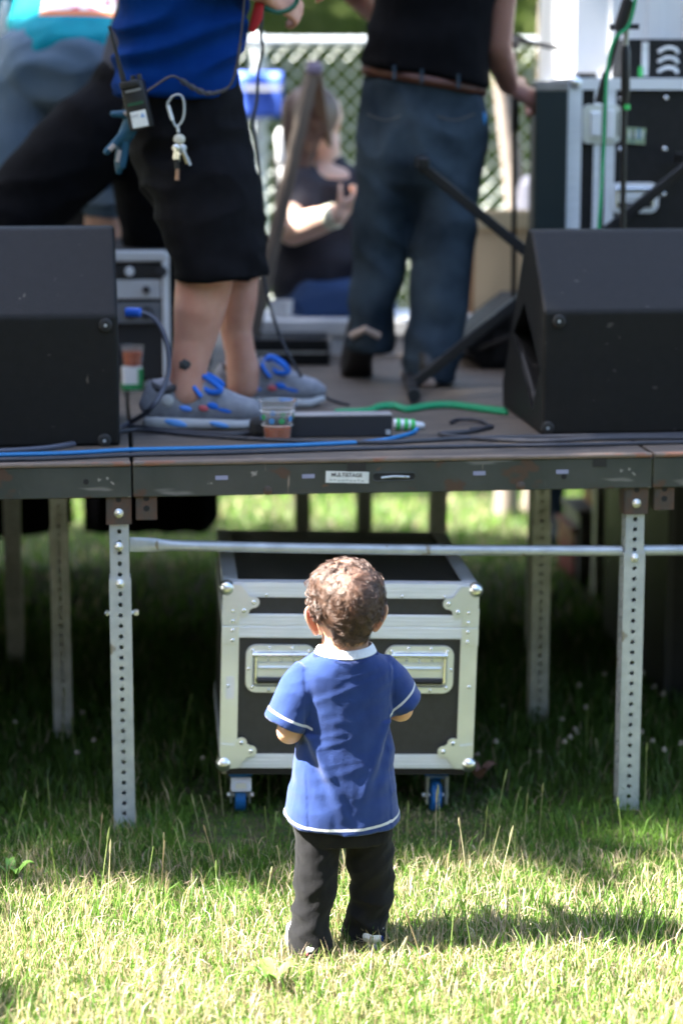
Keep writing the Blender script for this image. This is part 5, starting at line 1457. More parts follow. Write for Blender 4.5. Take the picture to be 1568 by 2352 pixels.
me = fuse([limb_rows([(380, 816, 1112), (300, 822, 1120), (230, 828, 1116), (180, 836, 1110)], YJ, .138, 26, flat=True),
           limb_rows([(330, 822, 975), (450, 813, 965, .02), (600, 806, 934, .05), (700, 802, 910, .06), (780, 797, 904, .08), (806, 797, 902, .08)], YJ, lambda y: .105 if y < 560 else .08, 22, flat=True),
           limb_rows([(330, 955, 1118), (450, 948, 1096, -.01), (600, 944, 1088, -.02), (720, 936, 1075, -.03), (800, 928, 1062, -.03), (872, 922, 1052, -.03)], YJ, lambda y: .105 if y < 560 else .09, 22, flat=True)], .010, 2)
displace(me, lambda c, n: .011 * ridge((c.x + c.z * .4, c.y, c.z), 7, 5, 7, 11.0) + .008 * max(0, 1.12 - c.z) * 5 * ridge(c, 6, 5, 16, 13.0) + .005 * nz(c, 12, 2)); soft_obj('jeans', me, DENIM_DARK, pb_)
# pockets and belt
bl = row_path([(158, 846, 1108), (200, 834, 1116)], YJ, .14)
bt = MB(); v, f = [], []; NB = 40
for i in range(NB):
    a = 2 * math.pi * i / NB
    c0 = P(973, 186, YJ); w_ = .176; zt_ = -.030 * math.cos(a)
    for dz in (-.013, .013): v.append((c0.x + w_ * math.cos(a), c0.y + .143 * math.sin(a), c0.z + zt_ + dz))
for i in range(NB): f.append((2 * i, 2 * ((i + 1) % NB), 2 * ((i + 1) % NB) + 1, 2 * i + 1))
o = bt.add(v, f).build('belt', LEATHER, pb_, True); sd = o.modifiers.new('t', 'SOLIDIFY'); sd.thickness = .005; sd.offset = 1
for px_ in (905, 968, 1052):
    q = P(px_, 176 + (px_ - 973) * .14, YJ - .147); MB().box((0, 0, 0), (.010, .005, .040), bev=.002).build('belt_loop', DENIM_DARK, pb_, False, q)
STITCH = mat('denim_stitching', (.06, .06, .055), .8)
for (x0, x1) in ((842, 930), (992, 1090)):
    yy = -.136
    q = [P(x0, 262, YJ - .125), P((x0 + x1) / 2, 276, YJ - .142), P(x1, 262, YJ - .125)]
    MB().tube(spline(q, 6), .0022, 5).build('pocket_seam', STITCH, pb_, True)
MB().sphere((0, 0, 0), .016, 10, 6, (.7, .4, 1.4)).build('phone_corner', CABLE_BLUE, pb_, True, P(1108, 272, YJ - .06))
q = Dk(990, 886); shoe(pb_, (q.x - .01, YJ - .11, DECK), (-.12, 1, 0), .29, mats=(SHOE_BLACK, mat('tan_welt', (.34, .25, .20), .7)), detail=False)
q = P(838, 852, YJ + .02); shoe(pb_, q + Vector((0, -.02, .10)), (-.1, .72, -.62), .29, mats=(SHOE_BLACK, SHOE_BLACK), detail=False)
MB().tube([P(805, 772, YJ - .03), P(838, 756, YJ - .05), P(870, 772, YJ - .03)], .011, 8).build('heel_welt', mat('pale_heel_welt', (.40, .30, .24), .7), pb_, True)

# --- third man lunging in black trousers behind the man in blue
pc_ = person('man in black trousers stepping left, mostly hidden behind the man in blue'); YK = 6.48
body = [loft([P(370, 150, YK), P(425, -60, YK + .05), P(440, -200, YK + .1)], [(.14, .10), (.15, .10), (.15, .09)]), loft([P(440, -210, YK + .1), P(450, -300, YK + .1)], [.055, .055])] + head_solids(P(455, -370, YK + .12), .103, (.6, .8, -.4))
body += [loft([P(500, -150, YK + .1), P(520, 60, YK + .2), P(450, 130, YK + .35)], [.05, .043, .032]), loft([P(390, -150, YK + .1), P(400, 40, YK + .3), P(440, 120, YK + .42)], [.05, .043, .032])]
body += hand_solids(P(450, 130, YK + .35), (-.2, .8, -.5), (0, .5, .8), .18, .8) + hand_solids(P(440, 120, YK + .42), (.2, .8, -.5), (0, .5, .8), .18, .8, thumb=-1)
soft_obj('body', fuse(body, .009, 5), SKIN, pc_)
me = fuse([loft([P(355, 190, YK), P(400, 40, YK + .02), P(430, -120, YK + .08), P(440, -200, YK + .1)], [(.165, .13), (.165, .13), (.18, .12), (.13, .1)], n=24), loft([P(500, -150, YK + .1), P(515, -10, YK + .16)], [.075, .07]), loft([P(390, -150, YK + .1), P(398, -10, YK + .22)], [.075, .07])], .012, 3)
displace(me, cloth_noise(.012, 5, 17)); soft_obj('shirt', me, CLOTH_BLUE if False else mat('navy_cotton', (.012, .014, .03), .85, bump=.2, bscale=250), pc_)
me = fuse([loft([P(345, 205, YK), P(320, 280, YK)], [(.17, .13), (.17, .14)], n=22),
           loft([P(310, 240, YK), P(225, 300, YK - .04), P(120, 405, YK - .1), P(30, 510, YK - .12), P(-40, 640, YK - .1), P(-80, 800, YK - .05), P(-100, 880, YK - .02)], [.125, .13, .125, .115, .09, .075, .07]),
           loft([P(350, 270, YK), P(348, 420, YK + .08), P(352, 600, YK + .14), P(360, 760, YK + .16), P(365, 868, YK + .18)], [.13, .11, .085, .075, .07])], .011, 3)
displace(me, cloth_noise(.012, 5, 19)); soft_obj('trousers', me, CLOTH_BLACK, pc_)
for (px_, Y) in ((-105, YK - .02), (365, YK + .18)):
    q = P(px_, 880, Y); shoe(pc_, (q.x - .08, Y - .05, DECK), (.8, .6, 0), .28, mats=(SHOE_BLACK, RUBBER), detail=False)

# --- person bending over in turquoise shirt and faded denim shorts
pd_ = person('person in a turquoise shirt and rolled faded denim shorts bending over at the far left'); YD = 6.95
body = [loft([P(40, 430, YD), P(30, 560, YD), P(25, 700, YD + .02), P(22, 850, YD)], [.068, .062, .055, .042]), loft([P(243, 440, YD + .05), P(238, 520, YD + .05), P(228, 680, YD + .05), P(222, 850, YD + .05)], [.064, .062, .055, .042])]
body += [loft([P(170, 40, YD + .5), P(180, -40, YD + .62)], [.06, .055])] + head_solids(P(190, -60, YD + .74), .1, (.1, .7, -.7), (0, .7, .6))
body += [loft([P(20, 10, YD + .35), P(-10, 140, YD + .4), P(30, 260, YD + .5)], [.048, .042, .031]), loft([P(250, 10, YD + .35), P(275, 130, YD + .4), P(260, 250, YD + .5)], [.048, .042, .031])]
body += hand_solids(P(30, 260, YD + .5), (.2, .4, -.9), (-.8, .2, 0), .18, .7) + hand_solids(P(260, 250, YD + .5), (-.2, .4, -.9), (.8, .2, 0), .18, .7, thumb=-1)
soft_obj('body', fuse(body, .009, 5), SKIN, pd_)
me = fuse([loft([P(150, 150, YD - .03), P(155, 62, YD + .18), P(165, 10, YD + .38), P(172, 0, YD + .5)], [(.19, .14), (.19, .13), (.20, .12), (.15, .10)], n=24), loft([P(40, 10, YD + .36), P(15, 60, YD + .37), P(2, 110, YD + .39)], [.10, .095, .085]), loft([P(250, 10, YD + .36), P(268, 100, YD + .39)], [.09, .08])], .012, 3)
displace(me, cloth_noise(.014, 5, 23)); soft_obj('shirt', me, CLOTH_CYAN, pd_)
# printed band across the back of the shirt: white with red, edged in orange
nt = CLOTH_CYAN.node_tree; bs = nt.nodes['Principled BSDF']; old = bs.inputs['Base Color'].links[0].from_socket
tc = nt.nodes.new('ShaderNodeTexCoord'); sx = nt.nodes.new('ShaderNodeSeparateXYZ'); nt.links.new(tc.outputs['Object'], sx.inputs[0])
zb_ = P(190, 40, YD + .10).z; xb_ = P(104, 40, YD + .10).x
def gt(sock, v):
    n = nt.nodes.new('ShaderNodeMath'); n.operation = 'GREATER_THAN'; nt.links.new(sock, n.inputs[0]); n.inputs[1].default_value = v; return n.outputs[0]
def mul(a, b):
    n = nt.nodes.new('ShaderNodeMath'); n.operation = 'MULTIPLY'; nt.links.new(a, n.inputs[0]); nt.links.new(b, n.inputs[1]); return n.outputs[0]
no = nt.nodes.new('ShaderNodeTexNoise'); no.inputs['Scale'].default_value = 34; nt.links.new(tc.outputs['Object'], no.inputs['Vector'])
for z_, c_, extra in ((zb_, (.62, .17, .04, 1), None), (zb_ + .016, (.62, .56, .56, 1), None), (zb_ + .018, (.55, .06, .10, 1), gt(no.outputs['Fac'], .56))):
    m_ = mul(gt(sx.outputs[2], z_), gt(sx.outputs[0], xb_))
    if extra is not None: m_ = mul(m_, extra)
    mx = nt.nodes.new('ShaderNodeMix'); mx.data_type = 'RGBA'; nt.links.new(m_, mx.inputs[0]); nt.links.new(old, mx.inputs[6]); mx.inputs[7].default_value = c_; old = mx.outputs[2]
nt.links.new(old, bs.inputs['Base Color'])
MB().add(*loft([P(8, 85, YD + .27), P(14, 45, YD + .27), P(22, 5, YD + .27)], [(.022, .006), (.026, .006), (.024, .006)], (1, 0, 0), 10)).build('white_sleeve_patch', WHITE, pd_, True)
MB().tube([P(160, 112, YD + .02), P(138, 60, YD + .12), P(116, -30, YD + .2)], .024, 8).build('black_strap', CLOTH_BLACK, pd_, True)
me = fuse([loft([P(128, 165, YD - .06), P(142, 150, YD + .02), P(152, 118, YD + .15)], [(.20, .14), (.225, .15), (.205, .13)], n=24), loft([P(80, 165, YD), P(45, 270, YD), P(35, 380, YD), P(30, 470, YD)], [.135, .125, .11, .10]),
           loft([P(205, 170, YD), P(232, 290, YD + .04), P(243, 400, YD + .05), P(245, 462, YD + .05)], [.135, .11, .092, .088])], .012, 3)
displace(me, cloth_noise(.012, 5, 27)); soft_obj('shorts', me, DENIM_LIGHT, pd_)
for (px_, py, Y, r_) in ((245, 452, YD + .05, .094), (30, 470, YD, .105)):
    MB().tube([P(px_, py - 16, Y), P(px_, py + 16, Y)], r_, 22).build('rolled_cuff', mat('inside_out_denim', (.13, .18, .24), .85, bump=.2, bscale=200), pd_, True)
for (px_, Y) in ((22, YD), (222, YD + .05)):
    q = P(px_, 850, Y); shoe(pd_, (q.x, Y - .07, DECK), (.05, 1, 0), .27, mats=(SHOE_BLACK, SOLE_GREY), detail=False)
# black speaker cabinets behind them
q0, q1 = P(-160, 320, 7.22), P(425, 320, 7.22)
bc2 = thing('speaker_cabinet', 'large black speaker cabinet behind the bending person at the left', 'speaker', (q0.x, 7.22, DECK), 0)
w_ = q1.x - q0.x; h_ = P(0, 335, 7.22).z - DECK
MB().box((w_ / 2, .14, h_ / 2), (w_, .27, h_), bev=.01).build('cabinet', BLACK_PAINT, bc2); MB().box((w_ / 2, -.004, h_ / 2), (w_ - .06, .008, h_ - .06), bev=.002).build('grille', RUBBER, bc2)

# --- seated person on the low table
pe_ = person('person in black shirt with pale wristband sitting on the low white table'); YS = 7.42
zs = DECK + tz
body = [loft([P(740, 600, YS), P(743, 480, YS), P(746, 400, YS), P(748, 370, YS)], [(.14, .1), (.15, .1), (.13, .09), (.06, .055)]), loft([P(746, 385, YS), P(744, 325, YS - .01)], [.056, .054])]
body += head_solids(P(722, 270, YS - .03), .102, (.78, .40, -.48))
el, wr = P(668, 530, YS - .22), P(778, 492, YS - .30)
body += [loft([P(690, 425, YS - .06), P(670, 480, YS - .14), el], [.056, .054, .05]), loft([el, el * .5 + wr * .5, wr], [.052, .049, .034])] + hand_solids(wr, (.75, .1, .6), (.5, -.7, -.5), .17, 1.25)
el2 = P(828, 520, YS + .04); wr2 = P(850, 620, YS - .1)
body += [loft([P(808, 425, YS), el2], [.056, .048]), loft([el2, wr2], [.046, .033])] + hand_solids(wr2, (.6, -.4, -.6), (.5, -.3, .7), .18, .8, thumb=-1)
soft_obj('body', fuse(body, .009, 5), SKIN_PALE, pe_)
me = fuse([loft([P(733, 672, YS), P(736, 590, YS), P(744, 480, YS), P(748, 415, YS), P(746, 386, YS)], [(.165, .13), (.165, .125), (.165, .115), (.15, .10), (.08, .07)], n=24), loft([P(700, 425, YS - .05), P(686, 480, YS - .13)], [.082, .076]), loft([P(803, 425, YS), P(824, 490, YS + .03)], [.082, .076])], .012, 3)
displace(me, cloth_noise(.012, 5, 31)); soft_obj('shirt', me, mat('black_blue_cotton', (.022, .022, .034), .85, bump=.2, bscale=250), pe_)
kn = P(843, 690, YS - .12); hp = P(718, 690, YS); kn2 = P(863, 690, YS + .1)
me = fuse([loft([hp + Vector((-.04, 0, 0)), hp + Vector((.08, 0, 0))], [.11, .105]), loft([hp + Vector((0, -.07, 0)), kn, kn + Vector((.02, .0, -.02))], [.10, .075, .07]), loft([kn, kn + Vector((.03, .03, -.16)), kn + Vector((.05, .05, -.30 + .07))], [.072, .06, .05]), loft([hp + Vector((0, .07, 0)), kn2], [.10, .075]), loft([kn2, kn2 + Vector((.03, .2, -.2))], [.07, .06])], .012, 3)
dz_ = zs + .004 - min(v.co.z for v in me.vertices if v.co.x < hp.x + .1)
displace(me, cloth_noise(.010, 5, 33)); soft_obj('jeans', me, DENIM_BLUE, pe_)
me = fuse([loft([P(708, 262, YS - .05), P(698, 300, YS - .06), P(690, 350, YS - .06), P(684, 400, YS - .08)], [(.085, .085), (.075, .07), (.055, .045), (.035, .03)]), ball(P(712, 258, YS - .045), .1, (.95, 1, .95))], .010, 3)
displace(me, lambda c, n: .012 * ridge(c, 14, 14, 3, 4)); soft_obj('hair', me, mat('light_brown_hair', (.075, .046, .04), .5, 0, (.105, .068, .06), 20), pe_)
MB().tube([wr + (el - wr).normalized() * .010, wr + (el - wr).normalized() * .048], .041, 16).build('wristband', mat('cream_wristband', (.72, .72, .56), .6), pe_, True)

# --- someone beyond, almost hidden by the teal box
pf_ = person('person in a pale shirt beyond the stage, nearly hidden behind the tall dark teal box'); YF = 8.5
gx = P(1330, 500, YF).x
def F(x_, z_, dy=0): return Vector((gx + x_, YF + dy, z_))
body = [loft([F(0, 1.0), F(0, 1.35)], [(.14, .1), (.16, .1)]), loft([F(0, 1.38), F(0, 1.5)], [.055, .055])] + head_solids(F(0, 1.6), .1, (0, -1, 0))
body += [loft([F(-.18, 1.38), F(-.20, 1.20, -.03)], [.045, .042]), loft([F(-.20, 1.25, -.03), F(-.205, 1.02, -.10)], [.043, .032])] + hand_solids(F(-.205, 1.02, -.1), (.1, -.3, -1), (-1, 0, 0), .18, .6)
body += [loft([F(.18, 1.38), F(.24, 1.12)], [.045, .042]), loft([F(.24, 1.12), F(.26, .9)], [.042, .032])] + hand_solids(F(.26, .9), (0, 0, -1), (1, 0, 0), .18, .6, thumb=-1)
soft_obj('body', fuse(body, .010, 5), SKIN_PALE, pf_)
me = fuse([loft([F(0, .9), F(0, 1.15), F(0, 1.38), F(0, 1.44)], [(.17, .13), (.17, .13), (.18, .11), (.08, .07)], n=22), loft([F(-.17, 1.38), F(-.195, 1.27, -.02)], [.07, .065]), loft([F(.17, 1.38), F(.22, 1.2)], [.07, .065])], .014, 3); soft_obj('shirt', me, mat('pale_cotton', (.62, .60, .66), .8), pf_)
me = fuse([loft([F(0, .95), F(0, .82)], [(.16, .12), (.16, .12)]), loft([F(-.09, .85), F(-.1, .45), F(-.1, .06)], [.09, .07, .06]), loft([F(.09, .85), F(.1, .45), F(.1, .06)], [.09, .07, .06])], .014, 3); soft_obj('trousers', me, DENIM_DARK, pf_)
for s_ in (-1, 1): shoe(pf_, F(s_ * .1, 0.0, .06), (s_ * .1, -1, 0), .27, mats=(SHOE_BLACK, RUBBER), detail=False)
# ------------------------------------------------------------------ the toddler
CB = Vector((.004, 4.20, 0))
kid = thing('person', 'toddler in blue T-shirt and black trousers, seen from behind on the lawn', 'person', CB, R(13))
def at_kid(me): return me
# body: head, neck, arms (one skin)
hc_ = Vector((.0055, .006, .728))
HEADP = [(.640, .043, -.040, .040), (.652, .0455, -.050, .044), (.665, .0515, -.060, .060), (.680, .0595, -.071, .080), (.695, .0665, -.0815, .086), (.712, .0710, -.090, .088), (.730, .0745, -.0945, .090),
         (.750, .0750, -.0935, .090), (.768, .0715, -.087, .083), (.783, .0635, -.076, .070), (.795, .050, -.060, .052), (.803, .034, -.042, .032), (.808, .016, -.022, .012)]
def head_row(z):
    for i in range(len(HEADP) - 1):
        if HEADP[i][0] <= z <= HEADP[i + 1][0]:
            t = (z - HEADP[i][0]) / (HEADP[i + 1][0] - HEADP[i][0]); return [HEADP[i][k] + (HEADP[i + 1][k] - HEADP[i][k]) * t for k in range(4)]
    return HEADP[0] if z < HEADP[0][0] else HEADP[-1]
def level_loft(rows, n=32):
    v, f = [], []
    for z, a, b, cx, cy in rows:
        for k in range(n): t = 2 * math.pi * k / n; v.append((cx + a * math.cos(t), cy + b * math.sin(t), z))
    for i in range(len(rows) - 1):
        for k in range(n): f.append((i * n + k, i * n + (k + 1) % n, (i + 1) * n + (k + 1) % n, (i + 1) * n + k))
    return v, f + [tuple(range(n))[::-1], tuple((len(rows) - 1) * n + k for k in range(n))]
HEADP = [(z, a * (.93 if z > .66 else .97), yb, yf) for z, a, yb, yf in HEADP]
hd = [level_loft([(r[0], r[1], (r[3] - r[2]) / 2, hc_.x, hc_.y + (r[2] + r[3]) / 2) for r in HEADP] + [(.8095, .004, .006, hc_.x, hc_.y - .005)])]
hd += [loft([hc_ + Vector((0, .088, -.022)), hc_ + Vector((0, .100, -.040)), hc_ + Vector((0, .090, -.046))], [.006, .010, .009]),
       loft([hc_ + Vector((-.016, .082, -.066)), hc_ + Vector((0, .088, -.065)), hc_ + Vector((.016, .082, -.066))], [.005, .007, .005], (0, 0, 1), 8),
       ball(hc_ + Vector((-.026, .079, -.018)), .011), ball(hc_ + Vector((.026, .079, -.018)), .011),
       ball(hc_ + Vector((-.035, .06, -.055)), .027), ball(hc_ + Vector((.035, .06, -.055)), .027)]
hd += [loft([(.004, .004, .60), (.004, .002, .635), (.005, .004, .668), (.005, .008, .69)], [(.052, .046), (.0465, .043), (.047, .045), (.050, .05)])]
L_s, L_e, L_w = Vector((-.074, .0, .580)), Vector((-.112, -.006, .470)), Vector((-.066, .095, .475))
R_s, R_e, R_w = Vector((.076, .004, .575)), Vector((.122, .010, .497)), Vector((.078, .105, .498))
for s_, e_, w_ in ((L_s, L_e, L_w), (R_s, R_e, R_w)):
    hd += [loft([s_, s_.lerp(e_, .5), e_], [.028, .027, .026]), loft([e_, e_.lerp(w_, .5), w_], [.0265, .0255, .0195])]
hd += hand_solids(L_w, (.5, .8, .25), (-.3, 0, .9), .095, .9) + hand_solids(R_w, (-.5, .8, .25), (.3, 0, .9), .095, .9, thumb=-1)
bodym = fuse(hd, .0036, 5)
kb = soft_obj('body', bodym, SKIN_CHILD, kid)
# ears: cupped, standing off the head and turned a little backward
for s_ in (-1, 1):
    e1 = Vector((s_ * .80, -.60, 0)); nn = Vector((s_ * .60, .80, 0)); cx = hc_ + Vector((s_ * .0605, .002, -.036))
    def ep(u, w, o=0.0): return cx + e1 * u + Vector((0, 0, w)) + nn * o + Vector((s_ * .10 * w, 0, 0))
    rim = [ep(.000, .018), ep(.007, .0265, .001), ep(.016, .027, .002), ep(.0225, .019, .003), ep(.0225, .006, .002), ep(.0175, -.008, .001), ep(.011, -.021), ep(.004, -.029), ep(-.002, -.026)]
    m_ = MB(); m_.tube(spline(rim, 4), .0034, 8, True)
    em = fuse([(m_.v, m_.f), loft([ep(.001, -.024), ep(.004, -.012, .002), ep(.008, .006, .004), ep(.008, .020, .003)], [(.006, .0028), (.010, .003), (.0135, .003), (.010, .003)], e1, 12), ball(ep(.003, -.026), .0062)], .0022, 3)
    soft_obj('ear', em, SKIN_CHILD, kid)
for s_ in (-1, 1):
    MB().sphere(hc_ + Vector((s_ * .026, .0835, -.018)), .0082, 12, 8).build('eye', mat_eye if 'mat_eye' in globals() else WHITE, kid, True)
    MB().sphere(hc_ + Vector((s_ * .026, .0895, -.018)), .0042, 10, 6).build('iris', mat('brown_iris', (.05, .025, .012), .2) if s_ < 0 else bpy.data.materials['brown_iris'], kid, True)

# T-shirt
def ell_rows(rows, power=2.3, n=36):
    return loft([(r[3], r[4], r[0]) for r in rows], [(r[1], r[2]) for r in rows], (1, 0, 0), n, False, power)
torso = ell_rows([(.627, .055, .050, .004, .0), (.619, .068, .057, .004, .0), (.607, .086, .059, .004, .001), (.598, .098, .060, .004, .002), (.575, .1045, .064, .004, .004), (.54, .101, .068, .004, .006), (.50, .0985, .070, .005, .008),
                  (.46, .098, .072, .005, .009), (.42, .0995, .076, .004, .010), (.38, .1035, .079, .003, .010), (.34, .1085, .081, .001, .009), (.31, .113, .083, -.001, .007), (.285, .118, .085, -.002, .006)])
Ls = loft([(-.062, .002, .588), (-.085, 0, .556), (-.105, -.002, .518), (-.1215, -.003, .484)], [(.040, .036), (.044, .042), (.0435, .045), (.0425, .046)], (.9, 0, -.44), 24, False)
Rs = loft([(.066, .004, .588), (.090, .005, .560), (.113, .008, .532), (.130, .010, .508)], [(.038, .036), (.042, .042), (.041, .044), (.0385, .0445)], (.73, 0, .68), 24, False)
me = fuse([torso, Ls, Rs], .0034, 4)
def shirt_fold(c, n):
    d = 0.0
    low = max(0.0, min(1.0, (.50 - c.z) / .2)); tor = 1.0 if abs(c.x) < .1 else .6
    d += .0015 * ridge((c.x * 1.0 + c.z * .35, c.y, c.z - c.x * .30), 5, 4, 15, 1.3) * (.30 + .7 * low) * tor          # slack cross folds, lower back
    d += .0013 * ridge((c.x, c.y, c.z + c.x * .8), 9, 5, 22, 4.1) * low
    d += .0012 * nz(c, 11, 8.0) + .0012 * nz(c, 45, 2.0) + .0011 * ridge((c.x * .5 + c.z * .2, c.y, c.z - c.x * .25), 14, 6, 40, 5.0)
    if .49 < c.z < .60: d -= .0016 * math.exp(-((abs(c.x - .004) - .090) / .0028) ** 2)
    # pull lines from the armpits down to the waist
    for ax, az, dx, sg in ((-.078, .47, 1, 1), (.082, .49, -1, 1)):
        px_, pz = c.x - ax, az - c.z
        if 0 < pz < .17:
            t = px_ * dx - pz * .40
            d += .0085 * math.exp(-(t / .011) ** 2) * (1 - pz / .17) * (1 if n.y < 0.2 else 0)
            d -= .0095 * math.exp(-((t + .020) / .013) ** 2) * (1 - pz / .17) * (1 if n.y < 0.2 else 0)
    # armpit creases on the sleeves
    if abs(c.x) > .085: d += .0045 * ridge((c.x, c.y, c.z), 8, 8, 12, 6.0)
    return d
displace(me, shirt_fold)
for v_ in me.vertices:                                             # the tail hangs lower at the back
    if v_.co.z < .37: v_.co.z -= .024 * min(1, max(0, -v_.co.y / .085)) * (.37 - v_.co.z) / .085
sm_ = me.vertices
SHIRT = mat('blue_jersey', (.013, .035, .145), .85, 0, (.018, .045, .172), 26, bump=.22, bscale=520, sheen=.25, spec=.2)
nt = SHIRT.node_tree; bs = nt.nodes['Principled BSDF']
def line_mask(expr_nodes): pass
tc = nt.nodes.new('ShaderNodeTexCoord'); sx = nt.nodes.new('ShaderNodeSeparateXYZ'); nt.links.new(tc.outputs['Object'], sx.inputs[0])
def mth(op, a, b=None):
    n = nt.nodes.new('ShaderNodeMath'); n.operation = op
    for i, v_ in enumerate((a, b)):
        if v_ is None: continue
        if isinstance(v_, (int, float)): n.inputs[i].default_value = v_
        else: nt.links.new(v_, n.inputs[i])
    return n.outputs[0]
def band(dist, w):   # 1 inside |dist| < w
    return mth('LESS_THAN', mth('ABSOLUTE', dist), w)
X, Yc, Z = sx.outputs[0], sx.outputs[1], sx.outputs[2]
hem = band(mth('ADD', mth('SUBTRACT', Z, .2985), mth('MULTIPLY', mth('MINIMUM', mth('MAXIMUM', mth('MULTIPLY', Yc, -1 / .085), 0.0), 1.0), .0205)), .0027)
hem = mth('MULTIPLY', hem, mth('LESS_THAN', mth('ABSOLUTE', X), .2))
# sleeve rows of stitching: planes across the sleeve axes
def plane(px_, pz, nx, nz_): return mth('ADD', mth('MULTIPLY', mth('SUBTRACT', X, px_), nx), mth('MULTIPLY', mth('SUBTRACT', Z, pz), nz_))
ls = mth('MULTIPLY', band(plane(-.1125, .501, -.44, -.90), .0025), mth('LESS_THAN', X, -.072)); ls = mth('MULTIPLY', ls, mth('GREATER_THAN', Z, .44))
rs = mth('MULTIPLY', band(plane(.1165, .526, .68, -.73), .0024), mth('GREATER_THAN', X, .086)); rs = mth('MULTIPLY', rs, mth('GREATER_THAN', Z, .46))
mk = mth('MAXIMUM', hem, mth('MAXIMUM', ls, rs))
wv = nt.nodes.new('ShaderNodeTexNoise'); wv.inputs['Scale'].default_value = 420; nt.links.new(tc.outputs['Object'], wv.inputs['Vector'])
mk = mth('MULTIPLY', mk, mth('ADD', mth('MULTIPLY', wv.outputs['Fac'], .5), .55))
mx = nt.nodes.new('ShaderNodeMix'); mx.data_type = 'RGBA'; old = bs.inputs['Base Color'].links[0].from_socket
nt.links.new(mk, mx.inputs[0]); nt.links.new(old, mx.inputs[6]); mx.inputs[7].default_value = (.66, .67, .66, 1); nt.links.new(mx.outputs[2], bs.inputs['Base Color'])
shirt_o = soft_obj('shirt', me, SHIRT, kid)
# white ribbed collar: a band that follows the neck opening
v, f = [], []; NC = 48
for i in range(NC):
    a = 2 * math.pi * i / NC; ca, sa = math.cos(a), math.sin(a)
    for (rx, ry, z) in ((.0515, .0475, .6385), (.0530, .0490, .6395), (.0575, .0530, .6345), (.0625, .0570, .6240), (.0620, .0562, .6225)):
        dip = -.010 * (sa > 0) * sa - .0045 * max(0, -sa) ** 2 * (1 if z < .62 else .2)
        v.append((.004 + rx * ca, .001 + ry * sa, z + dip + .003 * abs(ca) * (z > .62)))
for i in range(NC):
    for j in range(4): f.append((i * 5 + j, ((i + 1) % NC) * 5 + j, ((i + 1) % NC) * 5 + j + 1, i * 5 + j + 1))
co_ = MB().add(v, f).build('collar', mat('white_rib_knit', (.74, .74, .76), .85, bump=.25, bscale=300), kid, True)
s_ = co_.modifiers.new('t', 'SOLIDIFY'); s_.thickness = .002
stt = MB()
for i in range(70):
    a = math.pi + math.pi * i / 69; ca, sa = math.cos(a), math.sin(a); dip = -.0045 * max(0, -sa) ** 2
    stt.tube([(.004 + .0632 * ca, .001 + .0578 * sa, .6245 + dip), (.004 + .0660 * ca, .001 + .0600 * sa, .6205 + dip)], .0006, 4)
tag(stt.build('collar_stitching', mat('navy_thread', (.03, .05, .16), .8), kid, True), kind='stuff')

# trousers
hips = ell_rows([(.335, .090, .066, .0, .006), (.30, .100, .074, .0, .006), (.265, .103, .076, .0, .007), (.240, .100, .072, .0, .008)], 2.3)
lg = loft([(-.048, .006, .275), (-.052, .004, .235), (-.055, .001, .19), (-.060, -.002, .14), (-.066, -.004, .09), (-.0695, -.004, .05), (-.070, -.004, .008)],
          [(.052, .060), (.0475, .058), (.0435, .054), (.0415, .050), (.040, .048), (.041, .050), (.0435, .056)], (1, 0, 0), 24, True, 2.0, True)
rg = loft([(.050, .010, .275), (.055, .010, .235), (.060, .014, .19), (.0635, .020, .14), (.062, .026, .09), (.054, .030, .05), (.053, .030, .010)],
          [(.052, .060), (.0495, .058), (.048, .054), (.0445, .050), (.043, .048), (.0435, .051), (.0455, .056)], (1, 0, 0), 24, True, 2.0, True)
me = fuse([hips, lg, rg], .0036, 3)
def leg_fold(c, n):
    lo_ = max(0.0, min(1.0, (.21 - c.z) / .08))
    k = .0075 * ridge((c.x, c.y * .6, c.z + c.x * .45), 9, 7, 20, 9.0) * lo_ + .0034 * ridge((c.x, c.y, c.z - c.x), 8, 6, 20, 3.0) + .003 * nz(c, 22, 4) + .0012 * nz(c, 60, 6)
    if c.x > .0 and c.z < .10: k += .003 * math.sin((c.z - c.x * .35) * 120) * max(0, 1 - abs(c.z - .06) / .05)
    if c.x < .0 and c.z < .15: k += .002 * math.sin((c.z + c.x * .5) * 95) * max(0, 1 - abs(c.z - .085) / .07)
    return k
displace(me, leg_fold)
TROUSER = mat('black_brushed_cotton', (.0055, .0055, .0065), .9, 0, (.008, .008, .0095), 30, bump=.22, bscale=420, sheen=.05, spec=.2,
              specks=[((.10, .095, .09), 120, .75, (2.5, 2.5, .35))])
soft_obj('trousers', me, TROUSER, kid)
# small white shoes
for (x_, y_, dx) in ((-.071, -.052, -.06), (.056, -.017, .12)):
    d = Vector((dx, 1, 0)).normalized(); M = Matrix.Translation((x_, y_, .0)) @ Matrix.Rotation(math.atan2(d.y, d.x), 4, 'Z')
    pr = [(.004, .020, .026), (.02, .027, .042), (.05, .029, .050), (.08, .031, .046), (.105, .032, .036), (.125, .026, .030), (.138, .012, .022)]
    MB().add(*loft([(a, 0, .012 + h * .5) for a, w, h in pr], [(w, h * .55) for a, w, h in pr], (0, 1, 0), 20, power=2.5), M=M).build('shoe', mat('white_shoe_leather', (.72, .70, .70), .5) if x_ < 0 else bpy.data.materials['white_shoe_leather'], kid, True)
    MB().add(*loft([(a * 1.02 - .001, 0, .008) for a, w, h in pr], [(w * 1.08, .008) for a, w, h in pr], (0, 1, 0), 20, power=4), M=M).build('sole', SOLE_GREY, kid, True)
    MB().sphere((0, 0, 0), 1, 10, 6, (.009, .004, .009)).build('heel_patch', SHOE_CORAL if x_ < 0 else CLOTH_BLUE, kid, True).matrix_local = M @ Matrix.Translation((.004, .016 if x_ < 0 else -.02, .022))

